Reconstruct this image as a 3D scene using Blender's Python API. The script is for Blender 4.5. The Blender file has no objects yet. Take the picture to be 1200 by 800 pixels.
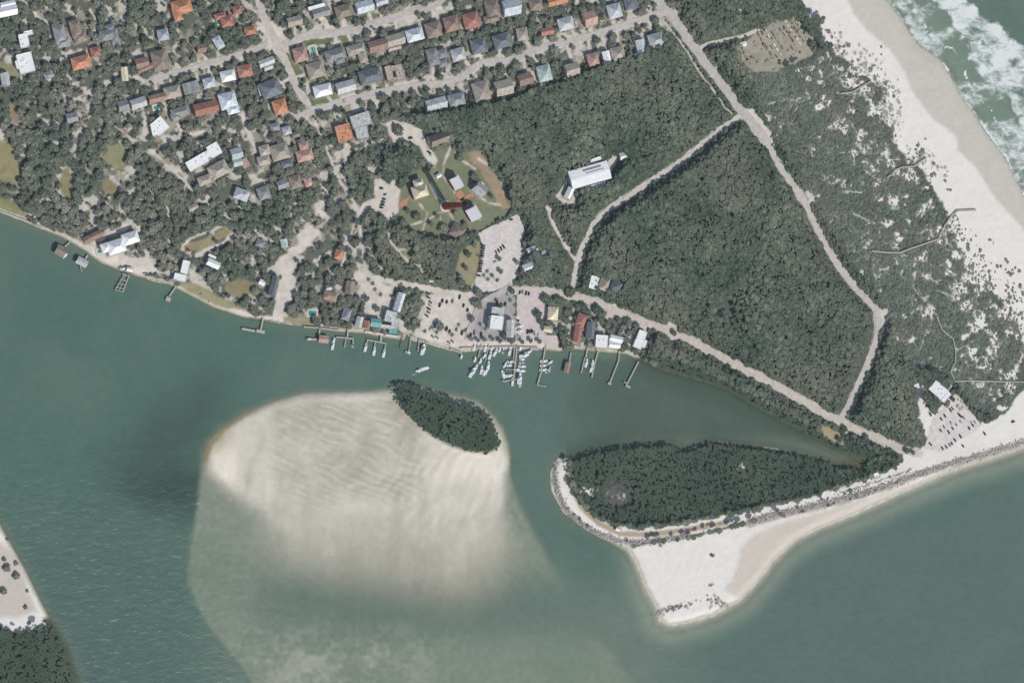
import bpy, math, random
import numpy as np
from mathutils import Vector
random.seed(7)
rng = np.random.default_rng(7)
scene = bpy.context.scene
R = math.radians
# ------------------------------------------------------------------ camera
TILT = R(28.0)            # the satellite looks in from the west, 28 degrees off straight down
DIST = 4000.0
ST, CT = math.sin(TILT), math.cos(TILT)
cam_pos = Vector((-DIST*ST, 0, DIST*CT))
cd = bpy.data.cameras.new('satellite_camera')
cam = bpy.data.objects.new('satellite_camera', cd)
scene.collection.objects.link(cam)
cam.location = cam_pos
cam.rotation_euler = (0, -TILT, 0)
cd.sensor_width = 36.0
cd.lens = 36.0*DIST/1200.0
cd.clip_start = 50.0
cd.clip_end = 60000.0
scene.camera = cam
scene.render.resolution_x, scene.render.resolution_y = 1024, 682
# ------------------------------------------------------------------ light
SUN_EL, SUN_AZ = R(45.7), R(148.5)      # azimuth clockwise from north (+Y)
world = bpy.data.worlds.new('World'); scene.world = world
world.use_nodes = True
wn = world.node_tree
bg = wn.nodes['Background']
sky = wn.nodes.new('ShaderNodeTexSky'); sky.sky_type = 'NISHITA'; sky.sun_disc = False
sky.sun_elevation = SUN_EL; sky.sun_rotation = SUN_AZ
wn.links.new(sky.outputs[0], bg.inputs[0]); bg.inputs[1].default_value = 0.11
sl = bpy.data.lights.new('sun', 'SUN'); sl.energy = 3.4; sl.angle = R(0.5); sl.color = (1.0, 0.955, 0.90)
so = bpy.data.objects.new('sun', sl); scene.collection.objects.link(so)
sdir = Vector((math.sin(SUN_AZ)*math.cos(SUN_EL), math.cos(SUN_AZ)*math.cos(SUN_EL), math.sin(SUN_EL)))
so.rotation_euler = sdir.to_track_quat('Z', 'Y').to_euler(); so.location = (0, 0, 900)
vs = scene.view_settings
vs.view_transform = 'Standard'; vs.look = 'None'; vs.gamma = 1.0; vs.use_curve_mapping = False
vs.exposure = 0.0
scene.cycles.transparent_max_bounces = 16

# ------------------------------------------------------------------ helpers
LAND = 1.5
def G(px, py, z=0.0):
    """point of the photograph (1200x800) -> world x, y on the level z"""
    u = np.asarray(px, float) - 600.0; v = 400.0 - np.asarray(py, float)
    dx = DIST*ST + u*CT; dy = v; dz = -DIST*CT + u*ST
    t = (z - cam_pos.z)/dz
    return cam_pos.x + t*dx, t*dy
def P(px, py, z=LAND):
    x, y = G(px, py, z); return Vector((float(x), float(y), z))
def heading(px, py, ang):
    a = P(px, py); b = P(px + math.cos(R(ang))*4, py - math.sin(R(ang))*4)
    return math.atan2(b.y - a.y, b.x - a.x)
def lin(r, g, b):
    f = lambda c: (c/255/12.92) if c/255 <= .04045 else ((c/255+.055)/1.055)**2.4
    return (f(r), f(g), f(b))
col = scene.collection
def mesh_obj(name, verts, faces, mats, parent=None, midx=None, smooth=False):
    me = bpy.data.meshes.new(name)
    me.from_pydata([tuple(v) for v in verts], [], [tuple(f) for f in faces])
    for m in (mats if isinstance(mats, (list, tuple)) else [mats]): me.materials.append(m)
    if midx: me.polygons.foreach_set('material_index', midx)
    if smooth: me.polygons.foreach_set('use_smooth', [True]*len(me.polygons))
    me.update()
    o = bpy.data.objects.new(name, me); col.objects.link(o)
    if parent: o.parent = parent
    return o
def tag(o, label, cat, group=None, kind=None):
    if label: o['label'] = label
    if cat: o['category'] = cat
    if group: o['group'] = group
    if kind: o['kind'] = kind
    return o
def thing(name, label, cat, loc, rz=0.0, group=None):
    o = bpy.data.objects.new(name, None); col.objects.link(o)
    o.empty_display_size = 1.0
    o.location = loc; o.rotation_euler = (0, 0, rz)
    return tag(o, label, cat, group)
def copy_tree(o, parent=None):
    c = o.copy(); col.objects.link(c)
    if parent: c.parent = parent
    for ch in KIDS.get(o.name, []): 
        d = copy_tree(ch, c)
    return c
KIDS = {}
def remember(o):
    KIDS[o.name] = [c for c in bpy.data.objects if c.parent is o]
    for c in KIDS[o.name]: remember(c)
class MB:
    """collects simple solids into one mesh"""
    def __init__(s): s.v = []; s.f = []
    def quad(s, a, b, c, d):
        n = len(s.v); s.v += [a, b, c, d]; s.f.append((n, n+1, n+2, n+3))
    def tri(s, a, b, c):
        n = len(s.v); s.v += [a, b, c]; s.f.append((n, n+1, n+2))
    def prism(s, poly, z0, z1, bottom=True):
        n = len(s.v); k = len(poly)
        s.v += [(p[0], p[1], z0) for p in poly] + [(p[0], p[1], z1) for p in poly]
        for i in range(k):
            j = (i+1) % k; s.f.append((n+i, n+j, n+k+j, n+k+i))
        s.f.append(tuple(n+k+i for i in range(k)))
        if bottom: s.f.append(tuple(n+i for i in reversed(range(k))))
    def box(s, cx, cy, cz, sx, sy, sz, rz=0.0):
        c, q = math.cos(rz), math.sin(rz)
        pts = [(cx+c*x-q*y, cy+q*x+c*y) for x, y in ((-sx/2,-sy/2),(sx/2,-sy/2),(sx/2,sy/2),(-sx/2,sy/2))]
        s.prism(pts, cz-sz/2, cz+sz/2)
    def bar(s, a, b, w, h):
        """horizontal bar from a to b (x,y,z of its top)"""
        a = Vector(a); b = Vector(b); d = (b-a); d.z = 0; L = d.length
        if L < 1e-6: return
        d /= L; n = Vector((-d.y, d.x, 0))*w/2
        k = len(s.v)
        for q in (a-n, b-n, b+n, a+n): s.v.append((q.x, q.y, q.z-h))
        for q in (a-n, b-n, b+n, a+n): s.v.append((q.x, q.y, q.z))
        for f in ((3,2,1,0),(4,5,6,7),(0,1,5,4),(1,2,6,5),(2,3,7,6),(3,0,4,7)): s.f.append(tuple(k+i for i in f))
    def cyl(s, cx, cy, z0, z1, r0, r1, n=16, cap=True):
        k = len(s.v)
        for i in range(n):
            a = 2*math.pi*i/n; s.v.append((cx+r0*math.cos(a), cy+r0*math.sin(a), z0))
        for i in range(n):
            a = 2*math.pi*i/n; s.v.append((cx+r1*math.cos(a), cy+r1*math.sin(a), z1))
        for i in range(n):
            j = (i+1) % n; s.f.append((k+i, k+j, k+n+j, k+n+i))
        if cap:
            s.f.append(tuple(k+n+i for i in range(n))); s.f.append(tuple(k+i for i in reversed(range(n))))
    def loft(s, rings, cap=True):
        """list of rings with equal counts"""
        k = len(s.v); n = len(rings[0])
        for r in rings: s.v += [tuple(p) for p in r]
        for a in range(len(rings)-1):
            for i in range(n):
                j = (i+1) % n; s.f.append((k+a*n+i, k+a*n+j, k+(a+1)*n+j, k+(a+1)*n+i))
        if cap:
            s.f.append(tuple(k+(len(rings)-1)*n+i for i in range(n)))
            s.f.append(tuple(k+i for i in reversed(range(n))))
    def build(s, name, mat, parent=None, smooth=False):
        return mesh_obj(name, s.v, s.f, mat, parent, smooth=smooth)

# ------------------------------------------------------------------ materials
def nodes_of(name):
    m = bpy.data.materials.new(name); m.use_nodes = True
    nt = m.node_tree; return m, nt, nt.nodes['Principled BSDF']
def mat(name, rgb, rough=.8, var=.12, scale=.5, spec=.3, bump=0.0, metal=0.0, streak=None, objvar=0.0):
    """plain surface with two octaves of wear; optional directional streaks and per-object variation"""
    m, nt, b = nodes_of(name); L = nt.links.new
    c = lin(*rgb)
    geo = nt.nodes.new('ShaderNodeNewGeometry')
    n1 = nt.nodes.new('ShaderNodeTexNoise'); n1.inputs['Scale'].default_value = scale; n1.inputs['Detail'].default_value = 5
    n1.inputs['Roughness'].default_value = .65
    L(geo.outputs['Position'], n1.inputs['Vector'])
    rmp = nt.nodes.new('ShaderNodeMapRange'); L(n1.outputs[0], rmp.inputs[0])
    rmp.inputs[1].default_value = .3; rmp.inputs[2].default_value = .7
    rmp.inputs[3].default_value = 1-var*1.5; rmp.inputs[4].default_value = 1+var
    val = rmp.outputs[0]
    if objvar:
        oi = nt.nodes.new('ShaderNodeObjectInfo')
        mr = nt.nodes.new('ShaderNodeMapRange'); L(oi.outputs['Random'], mr.inputs[0])
        mr.inputs[3].default_value = 1-objvar; mr.inputs[4].default_value = 1+objvar
        mu = nt.nodes.new('ShaderNodeMath'); mu.operation = 'MULTIPLY'; L(val, mu.inputs[0]); L(mr.outputs[0], mu.inputs[1]); val = mu.outputs[0]
    mx = nt.nodes.new('ShaderNodeVectorMath'); mx.operation = 'SCALE'
    mx.inputs[0].default_value = c; L(val, mx.inputs['Scale'])
    L(mx.outputs[0], b.inputs['Base Color'])
    b.inputs['Roughness'].default_value = rough; b.inputs['Specular IOR Level'].default_value = spec
    b.inputs['Metallic'].default_value = metal
    if bump:
        bp = nt.nodes.new('ShaderNodeBump'); bp.inputs['Distance'].default_value = bump; bp.inputs['Strength'].default_value = .8
        L(n1.outputs[0], bp.inputs['Height']); L(bp.outputs[0], b.inputs['Normal'])
    return m
M = {}
for k, rgb in dict(white=(232,232,228), paleblue=(200,206,208), palegrey=(186,188,184), grey=(146,148,147), slate=(112,118,122),
                   darkgrey=(88,88,88), tan=(172,162,148), brown=(142,128,115), rust=(156,130,114), orange=(190,136,104),
                   terracotta=(170,120,105), salmon=(186,152,138), mint=(176,190,182), lilac=(184,184,188), teal=(112,166,158),
                   cream=(216,206,178), brick=(148,72,58)).items():
    M['roof_'+k] = mat('roof_'+k, rgb, .75, .10 if k == 'white' else .26, .32, .25, .06, objvar=.04 if k == 'white' else .12)
for k, rgb in dict(white=(214,212,205), cream=(205,195,172), tan=(180,165,142), grey=(150,150,148), blue=(150,170,182), salmon=(200,150,130), brick=(140,76,62)).items():
    M['wall_'+k] = mat('wall_'+k, rgb, .85, .08, .6)
M['glass'] = mat('window_glass', (40,48,54), .12, .1, .3, .6)
M['door'] = mat('door_paint', (120,92,70), .5, .1, 1)
M['trim'] = mat('white_trim', (225,225,220), .5, .05, 1)
M['deck'] = mat('weathered_deck_boards', (176,172,158), .85, .18, 1.2)
M['deck_dark'] = mat('dark_deck_boards', (112,104,98), .9, .2, 1.2)
M['pile'] = mat('timber_pile', (120,108,92), .9, .2, 2)
M['pool'] = mat('pool_water', (58,148,140), .08, .05, .4, .5)
M['paving'] = mat('pale_paving', (216,208,190), .85, .1, .5)
M['brickpave'] = mat('red_brick_paving', (186,134,104), .9, .12, 1.1)
M['concrete'] = mat('concrete', (196,190,180), .85, .1, .4)
M['rock'] = mat('granite_boulder', (170,163,156), .9, .3, .35, objvar=.3)
M['hull'] = mat('white_gelcoat', (236,238,238), .25, .05, .5, .5)
M['hull_inner'] = mat('boat_deck_vinyl', (205,206,200), .6, .08, .8)
M['canvas'] = mat('canvas_top', (226,230,232), .8, .08, .8)
M['canvas_blue'] = mat('blue_canvas', (70,100,140), .8, .1, .8)
M['motor'] = mat('outboard_black', (40,42,45), .3, .1, 1, .5)
M['tyre'] = mat('rubber', (28,28,28), .9, .1, 2)
M['metal'] = mat('galvanised_metal', (170,172,174), .4, .1, 1, .5, metal=.6)
M['bark'] = mat('bark', (96,84,70), .95, .25, 2)
CARS = dict(dark=(40,44,50), charcoal=(66,68,72), white=(225,226,226), silver=(168,172,176), red=(140,44,38), blue=(52,70,100), tan=(160,146,124), green=(48,66,58))
for k, rgb in CARS.items(): M['car_'+k] = mat('car_paint_'+k, rgb, .25, .03, .5, .6)

def foliage(name, a, b, c, rough=.75, stand=.5):
    """leaves: three greens picked per plant and broken up by position"""
    m, nt, bs = nodes_of(name); L = nt.links.new
    oi = nt.nodes.new('ShaderNodeObjectInfo'); geo = nt.nodes.new('ShaderNodeNewGeometry')
    n = nt.nodes.new('ShaderNodeTexNoise'); n.inputs['Scale'].default_value = .016; n.inputs['Detail'].default_value = 6; n.inputs['Roughness'].default_value = .6
    L(geo.outputs['Position'], n.inputs['Vector'])
    n2 = nt.nodes.new('ShaderNodeTexNoise'); n2.inputs['Scale'].default_value = .7; n2.inputs['Detail'].default_value = 2
    L(geo.outputs['Position'], n2.inputs['Vector'])
    s = nt.nodes.new('ShaderNodeMath'); s.operation = 'MULTIPLY_ADD'; L(oi.outputs['Random'], s.inputs[0]); s.inputs[1].default_value = .48
    nm = nt.nodes.new('ShaderNodeMath'); nm.operation = 'MULTIPLY'; L(n.outputs[0], nm.inputs[0]); nm.inputs[1].default_value = 1.7; L(nm.outputs[0], s.inputs[2])
    s2 = nt.nodes.new('ShaderNodeMath'); s2.operation = 'MULTIPLY_ADD'; L(n2.outputs[0], s2.inputs[0]); s2.inputs[1].default_value = .34; L(s.outputs[0], s2.inputs[2])
    mr = nt.nodes.new('ShaderNodeMapRange'); L(s2.outputs[0], mr.inputs[0]); mr.inputs[1].default_value = .82; mr.inputs[2].default_value = 1.72
    cr = nt.nodes.new('ShaderNodeValToRGB'); L(mr.outputs[0], cr.inputs[0])
    cr.color_ramp.elements[0].color = (*lin(*a), 1); cr.color_ramp.elements[1].color = (*lin(*c), 1)
    e = cr.color_ramp.elements.new(.5); e.color = (*lin(*b), 1)
    # stands of plants differ over tens of metres: greener here, greyer there
    n3 = nt.nodes.new('ShaderNodeTexNoise'); n3.inputs['Scale'].default_value = .0075; n3.inputs['Detail'].default_value = 3
    L(geo.outputs['Position'], n3.inputs['Vector'])
    m3 = nt.nodes.new('ShaderNodeMapRange'); L(n3.outputs[0], m3.inputs[0]); m3.inputs[1].default_value = .42; m3.inputs[2].default_value = .62; m3.inputs[4].default_value = stand
    hs = nt.nodes.new('ShaderNodeMix'); hs.data_type = 'RGBA'; L(m3.outputs[0], hs.inputs[0]); L(cr.outputs[0], hs.inputs[6]); hs.inputs[7].default_value = (*lin(124, 124, 108), 1)
    L(hs.outputs[2], bs.inputs['Base Color'])
    bs.inputs['Roughness'].default_value = rough; bs.inputs['Specular IOR Level'].default_value = .15
    return m
M['leaf_forest'] = foliage('leaves_forest', (70,86,70), (97,109,90), (143,146,125))
M['leaf_hammock'] = foliage('leaves_hammock', (82,94,80), (111,119,102), (158,157,141))
M['leaf_scrub'] = foliage('leaves_scrub', (100,110,96), (119,124,109), (148,148,132), stand=.75)
M['leaf_mangrove'] = foliage('leaves_mangrove', (66,84,68), (74,92,74), (86,102,82), stand=.15)
M['leaf_dead'] = foliage('leaves_dead', (112,112,106), (132,130,124), (154,150,144))
M['leaf_beach'] = foliage('leaves_beach', (118,118,104), (132,130,116), (150,146,132))
M['leaf_palm'] = foliage('leaves_palm', (70,88,66), (88,104,76), (110,120,90))
# ------------------------------------------------------------------ layout of the place (photograph pixels, about 1 m each)
MAINLAND = [(-200,180),(-60,230),(0,247),(30,258),(50,267),(75,277),(100,292),(120,307),(150,318),(165,323),(200,332),(215,340),(250,358),(285,370),(330,377),(365,381),(400,387),(430,389),(452,394),(472,396),(474,388),(480,388),(482,397),(500,399),(528,408),(545,409),(600,408),(635,408),(655,410),(672,407),(700,410),(735,413),(757,424),(775,434),(800,441),(850,456),(890,480),(930,501),(972,524),(995,534),(1011,545),(990,549),(960,538),(920,530),(880,524),(832,518),(804,530),(788,521),(745,523),(700,529),(664,540),(655,539),(648,553),(650,574),(662,598),(690,620),(720,634),(737,642),(746,657),(757,685),(772,712),(775,726),(785,731),(805,728),(835,719),(866,702),(890,676),(906,654),(930,632),(955,618),(1000,600),(1060,573),(1120,548),(1200,523),(1350,482),(1420,470),(1330,430),(1268,330),(1200,238),(1190,215),(1175,186),(1152,156),(1140,136),(1125,116),(1112,93),(1100,73),(1072,53),(1055,26),(1036,0),(980,-90),(900,-220),(-200,-220)]
WESTSPIT = [(-200,470),(-40,572),(0,618),(12,640),(30,672),(45,703),(55,722),(64,735),(78,760),(92,800),(110,960),(-200,960)]
ISLET = [(459,457),(463,452),(470,449),(483,452),(497,456),(515,463),(533,470),(555,476),(569,482),(577,494),(580,503),(586,519),(580,527),(573,530),(558,530),(542,527),(525,521),(510,513),(497,504),(488,497),(478,487),(470,477)]
SHOAL = [(237,545),(243,518),(258,500),(285,484),(320,470),(357,461),(400,460),(456,458),(500,456),(524,461),(545,466),(562,474),(580,490),(592,512),(597,535),(595,560),(590,600),(586,640),(570,668),(540,680),(500,676),(450,668),(400,655),(350,640),(322,628),(300,608),(286,596),(276,590),(266,584),(257,574),(247,564),(239,556)]
SHELF = [(236,530),(232,580),(222,640),(219,680),(230,710),(245,737),(266,762),(285,786),(330,870),(700,870),(790,860),(700,737),(672,700),(650,662),(630,626),(612,592),(601,560),(598,530),(590,500),(560,470),(456,456),(357,459),(285,481),(245,512)]
BEACH = [(930,-10),(940,10),(960,25),(962,50),(978,60),(1000,85),(1025,98),(1025,125),(1037,150),(1040,172),(1060,188),(1078,204),(1092,224),(1107,255),(1112,272),(1128,290),(1133,318),(1150,330),(1160,345),(1172,362),(1190,380),(1205,420),(1215,470),(1200,490),(1350,560),(1460,470),(1380,430),(1310,320),(1240,230),(1215,180),(1180,130),(1150,85),(1110,40),(1075,0),(1020,-90),(940,-220),(860,-220)]
SPITSAND = [(735,640),(760,638),(820,628),(880,612),(950,597),(1010,581),(1060,560),(1110,544),(1150,532),(1215,512),(1215,540),(1120,562),(1000,614),(955,632),(930,645),(906,668),(866,716),(805,740),(775,740),(760,715),(745,680)]
SOUTHSAND = [(1074,448),(1080,447),(1086,478),(1092,486),(1100,478),(1108,470),(1118,462),(1126,468),(1142,488),(1150,494),(1166,492),(1182,480),(1192,462),(1215,440),(1215,530),(1160,532),(1110,546),(1060,562),(1010,580),(950,596),(880,609),(820,624),(760,634),(735,640),(720,634),(690,618),(662,596),(650,574),(649,553),(656,542),(664,542),(668,556),(672,578),(690,602),(715,614),(745,620),(800,614),(880,598),(945,584),(1000,566),(1040,552),(1058,538),(1058,530),(1076,528),(1088,516),(1080,500),(1076,486)]
SCRUB = [(872,62),(905,80),(935,84),(968,60),(985,75),(1000,88),(1024,100),(1024,125),(1036,150),(1039,172),(1060,190),(1078,206),(1090,224),(1105,255),(1111,272),(1127,292),(1132,318),(1150,332),(1160,347),(1172,364),(1190,382),(1200,420),(1190,458),(1176,484),(1160,488),(1146,484),(1130,462),(1118,446),(1098,436),(1075,432),(1050,400),(1040,362),(1022,335),(1000,312),(975,270),(950,232),(930,190),(905,160),(890,120)]
MANGROVE = [(668,541),(700,531),(745,525),(788,523),(804,532),(832,520),(880,526),(920,532),(960,540),(985,550),(1010,546),(1030,536),(1056,540),(1040,550),(1000,563),(945,581),(880,595),(800,611),(745,617),(716,611),(692,599),(675,576),(669,556)]
SHOREBUSH = [(756,418),(775,416),(800,424),(835,440),(880,462),(930,488),(965,506),(990,512),(1012,520),(1030,534),(1012,545),(995,534),(972,523),(930,500),(890,478),(850,454),(800,439),(775,432)]
WESTBUSH = [(-200,742),(0,736),(20,740),(38,738),(50,733),(58,730),(66,739),(78,762),(92,802),(110,960),(-200,960)]
LAWNS = [  # polygon, colour
 ([(466,230),(478,205),(490,196),(506,192),(507,175),(520,170),(530,173),(539,181),(554,172),(566,176),(575,196),(589,215),(600,244),(592,254),(562,270),(545,278),(520,283),(490,274),(464,263)],(122,127,98)),
 ([(548,178),(563,174),(574,196),(590,216),(594,244),(582,240),(575,224),(562,202),(548,188)],(160,142,116)),
 ([(-5,163),(10,168),(17,172),(20,186),(27,200),(20,212),(12,216),(-5,206)],(146,138,102)),
 ([(-5,230),(10,232),(24,244),(32,254),(20,252),(-5,243)],(136,136,96)),
 ([(126,172),(138,168),(148,182),(144,198),(132,196),(122,186)],(142,140,104)),
 ([(72,198),(82,198),(84,215),(84,236),(76,234),(70,214)],(140,134,100)),
 ([(118,208),(130,210),(140,224),(134,232),(120,222)],(140,128,98)),
 ([(10,120),(20,122),(24,148),(14,146)],(150,132,108)),
 ([(262,328),(280,326),(297,331),(297,346),(278,348),(264,342)],(142,134,100)),
 ([(208,334),(222,330),(240,336),(262,352),(290,364),(285,368),(250,356)],(150,144,110)),
 ([(220,285),(245,276),(262,266),(270,272),(250,286),(232,296),(218,292)],(150,140,106)),
 ([(335,60),(352,46),(384,43),(384,52),(352,55),(338,62)],(104,118,78)),
 ([(398,42),(416,40),(416,52),(400,53)],(108,120,80)),
 ([(430,14),(440,12),(443,26),(430,28)],(112,124,84)),
 ([(336,66),(346,64),(352,84),(346,90),(340,84)],(108,120,80)),
 ([(364,112),(396,104),(398,120),(368,130)],(108,122,82)),
 ([(360,88),(372,88),(376,98),(364,104)],(104,118,80)),
 ([(538,292),(556,282),(562,285),(560,318),(556,336),(540,338),(532,326)],(150,142,110)),
 ([(466,290),(484,292),(487,306),(476,306)],(142,142,108)),
 ([(232,68),(258,66),(262,74),(240,78)],(146,138,110)),
 ([(-8,72),(16,74),(20,90),(0,92)],(140,138,104)),
 ([(862,58),(874,48),(888,36),(908,26),(926,22),(944,34),(956,52),(950,66),(930,74),(905,84),(884,86),(868,74)],(160,153,136)),
 ([(960,494),(985,508),(992,524),(980,522),(964,508)],(166,154,120)),
 ([(1000,534),(1016,540),(1010,548),(990,547)],(112,110,84)),
 ([(270,378),(276,372),(360,370),(372,384),(330,377)],(146,140,112)),
]
DIRT = [  # bare pale ground, painted into the ground sheet with ragged edges
 [(437,210),(445,209),(456,216),(462,208),(468,222),(466,250),(456,260),(446,248),(430,246),(420,252),(424,238),(438,232)],
 [(452,143),(465,140),(480,145),(497,154),(503,166),(512,188),(510,196),(500,190),(490,172),(478,166),(460,170),(456,158)],
 [(326,302),(338,296),(342,312),(346,330),(342,350),(334,362),(330,376),(318,375),(324,352),(325,330),(320,315)],
 [(348,277),(356,266),(372,262),(374,274),(362,286),(352,297),(336,298),(336,292),(350,288)],
 [(366,238),(378,234),(382,254),(372,260)],
 [(415,318),(436,325),(460,336),(458,352),(452,372),(434,373),(430,345),(416,330)],
 [(500,345),(520,343),(556,347),(557,380),(549,398),(545,406),(530,406),(500,398),(482,393),(490,380),(497,365)],
 [(650,230),(662,216),(672,222),(676,240),(660,240)],
 [(706,200),(716,182),(728,186),(720,196),(712,206)],
 [(942,224),(949,222),(955,236),(948,240)],
 [(75,274),(95,284),(118,292),(150,300),(176,304),(186,318),(166,322),(120,306),(96,291)],
 [(140,266),(150,258),(155,264),(146,270),(128,276),(118,282),(110,280)],
 [(250,360),(275,362),(300,370),(330,372),(332,377),(285,370)],
 [(530,398),(560,396),(600,398),(640,394),(640,408),(600,408),(545,409)],
 [(1028,358),(1040,362),(1038,380),(1030,384)],
 [(868,132),(882,126),(900,150),(908,170),(894,172),(880,154)],
 [(300,28),(318,24),(336,42),(338,62),(322,60),(310,42)],
 [(118,292),(128,288),(134,300),(122,302)],
 [(776,386),(784,376),(796,384),(798,396),(788,402)],
]
TRACKS = [  # polyline, width
 ([(136,148),(148,158),(162,170)],2.6),([(176,176),(190,188),(202,200)],2.2),([(200,197),(220,218),(236,236),(254,246),(266,256),(276,260)],4),
 ([(276,260),(258,266),(240,272),(222,280),(213,288),(214,298),(226,303),(244,292),(262,284),(276,272)],3),
 ([(362,126),(370,146),(380,168),(388,190),(396,210),(412,232),(420,250)],3.2),
 ([(414,262),(410,280),(404,298),(400,312)],2.4),([(420,252),(424,285),(428,318),(436,326)],3.6),([(436,326),(470,332),(500,338),(530,344),(556,346)],8),
 ([(452,262),(458,284),(468,297),(480,308),(492,312),(498,326)],2.6),([(476,292),(466,293)],2),([(436,300),(442,312),(455,320)],2),
 ([(642,243),(648,262),(655,274),(664,290),(674,304)],6),([(208,146),(212,154),(226,158),(240,154)],4),([(284,136),(288,150),(297,170)],5.5),
 ([(36,8),(42,20),(52,26)],5),([(50,16),(62,40)],4.5),([(105,12),(114,28)],3),([(22,0),(32,6)],5),
 ([(528,172),(520,190),(518,206)],2.2),([(530,174),(540,188),(556,198)],2.0),([(590,218),(580,200),(560,186)],2.4),([(518,206),(528,218),(532,226)],2.0),([(524,238),(512,232),(504,215)],2.0),([(560,230),(572,238),(586,240)],1.8),([(524,246),(530,256),(528,266)],1.8),([(540,240),(552,244),(562,258)],1.8),
 ([(495,270),(500,250),(490,238)],2.2),([(515,262),(517,248),(500,258),(480,264)],2.2),([(560,345),(552,336),(562,318),(564,290)],2.4),
 ([(700,410),(708,395),(700,374),(690,360)],2.5),([(758,392),(748,378),(740,370)],5),([(746,424),(752,410),(756,394)],4),
 ([(990,494),(992,510),(990,524)],3),([(988,556),(990,576)],2),([(1000,96),(1018,106)],1.2),
 ([(336,308),(330,330),(324,352),(322,374)],6),([(375,300),(366,322),(372,344)],2.5),([(380,236),(372,262),(376,290)],2.2),
 ([(348,392),(366,384)],1.5),([(150,27),(142,20)],3),([(142,12),(150,30)],2),([(0,246),(34,260),(60,271)],1.6),
 ([(900,122),(922,116),(937,120),(955,114),(968,110),(987,109)],1.1),([(985,225),(1010,226),(1011,200),(1018,202)],1.0),([(1018,202),(1031,214),(1045,207)],1.1),
 ([(1022,294),(1024,320),(1030,337)],1.2),([(1055,296),(1060,310),(1071,320),(1070,337),(1082,350),(1091,360),(1100,375)],1.4),
 ([(1091,360),(1092,376),(1084,392),(1078,410)],1.0),([(985,180),(1002,176),(1016,182),(1030,178)],.9),([(960,212),(975,206),(985,212)],.9),([(1000,250),(1016,258),(1030,256),(1042,262)],.9),([(1060,372),(1074,362),(1090,360)],.9),([(1020,270),(1008,280),(1000,294)],.8),([(1120,410),(1136,404),(1150,408)],.9),([(1082,350),(1098,340),(1116,348)],.9),
]
SANDPATCH = [(934,83,6,5),(949,94,4,4),(962,92,3,6),(965,120,8,9),(960,125,6,4),(985,147,10,6),(1008,160,4,5),(1000,182,4,9),(1020,196,4,6),(1035,232,8,4),(1048,238,8,5),(1040,262,8,3),(1052,277,5,8),(1078,250,4,4),(1064,257,2,3),(1080,272,4,5),(1073,308,4,5),(1081,303,5,6),(1086,326,3,4),(1119,348,5,3),(1136,354,7,4),(1097,358,5,2),(1146,380,9,9),(1131,393,4,5),(1164,400,6,11),(1140,413,5,9),(1150,430,6,4),(1180,368,12,7),(1192,395,4,6),(1173,437,2,2),(1152,451,9,3),(1172,463,5,5),(1172,444,4,2),(938,30,3,4),(947,18,3,3),(1088,388,3,2),(1030,216,4,2),(868,14,3,3),(872,20,3,4),(725,583,7,6),(710,575,4,6),(690,575,8,5),(868,547,3,2),(560,465,4,2),(1128,262,5,6),(1142,315,6,5),(1145,340,6,6)]
ROADS = [  # name, label-less setting, polyline, width
 ('avenue',[(296,-30),(303,0),(309,20),(318,38),(328,58),(338,80),(348,103),(362,125)],9),
 ('street',[(328,56),(346,46),(370,40),(395,38),(420,34),(448,25),(475,16),(505,8),(516,0),(522,-20)],8),
 ('street',[(350,138),(362,131),(390,123),(415,116),(440,109),(470,104),(500,99),(520,98),(540,90),(565,74),(590,72),(612,66),(635,56),(660,51),(690,43),(720,33),(745,25),(770,17),(790,12)],7.5),
 ('street',[(170,96),(190,90),(210,84),(230,79),(258,70),(280,64),(300,57),(314,52)],6.5),
 ('beach_road',[(755,-30),(766,-6),(778,8),(790,22),(806,45),(822,68),(845,97),(865,125),(880,142),(896,162)],10),
 ('park_road',[(892,156),(902,172),(912,192),(928,215),(945,240),(963,278),(984,314),(1008,342),(1026,362),(1030,384),(1022,412),(1008,446),(994,476),(984,492)],7.5),
 ('bike_path',[(776,24),(792,42),(806,62),(820,85),(836,106),(850,126),(858,134)],2.6),
 ('sand_road',[(866,137),(846,150),(824,168),(800,188),(778,202),(756,216),(734,232),(714,244),(700,258),(690,274),(682,292),(676,310),(674,326),(670,338)],6.5),
 ('shore_road',[(600,340),(625,340),(650,342),(676,348),(700,354),(726,366),(750,375),(774,384),(796,392),(826,408),(850,420),(880,436),(910,452),(935,466),(962,482),(985,494),(1006,504),(1030,514),(1052,524),(1076,531)],9),
 ('yard_road',[(820,56),(832,51),(850,47),(872,42),(890,34)],4.5),
 ('park_path',[(1133,446),(1119,447),(1110,460)],2.2),
 ('harbour_road',[(600,335),(588,342),(572,350),(560,362),(553,380),(548,398)],7),
]
LOTS = [ # name, polygon, colour key
 ('parking_lot',[(560,272),(572,267),(590,259),(606,251),(612,257),(615,272),(610,284),(614,298),(607,314),(605,326),(600,334),(578,341),(556,344),(556,334),(560,316),(566,288)],'lot'),
 ('harbour_yard',[(560,366),(574,352),(592,340),(604,346),(603,372),(602,390),(612,397),(600,401),(552,399),(556,382)],'asphalt'),
 ('gravel_lot',[(606,346),(612,342),(640,344),(640,370),(637,396),(614,396),(605,390)],'pink'),
 ('concrete_pad',[(637,393),(653,393),(655,408),(640,408)],'pink'),
 ('beach_parking_lot',[(1088,512),(1092,492),(1104,480),(1119,461),(1128,469),(1144,490),(1152,497),(1142,506),(1120,518),(1104,530),(1082,526)],'sandlot'),
]

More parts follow.
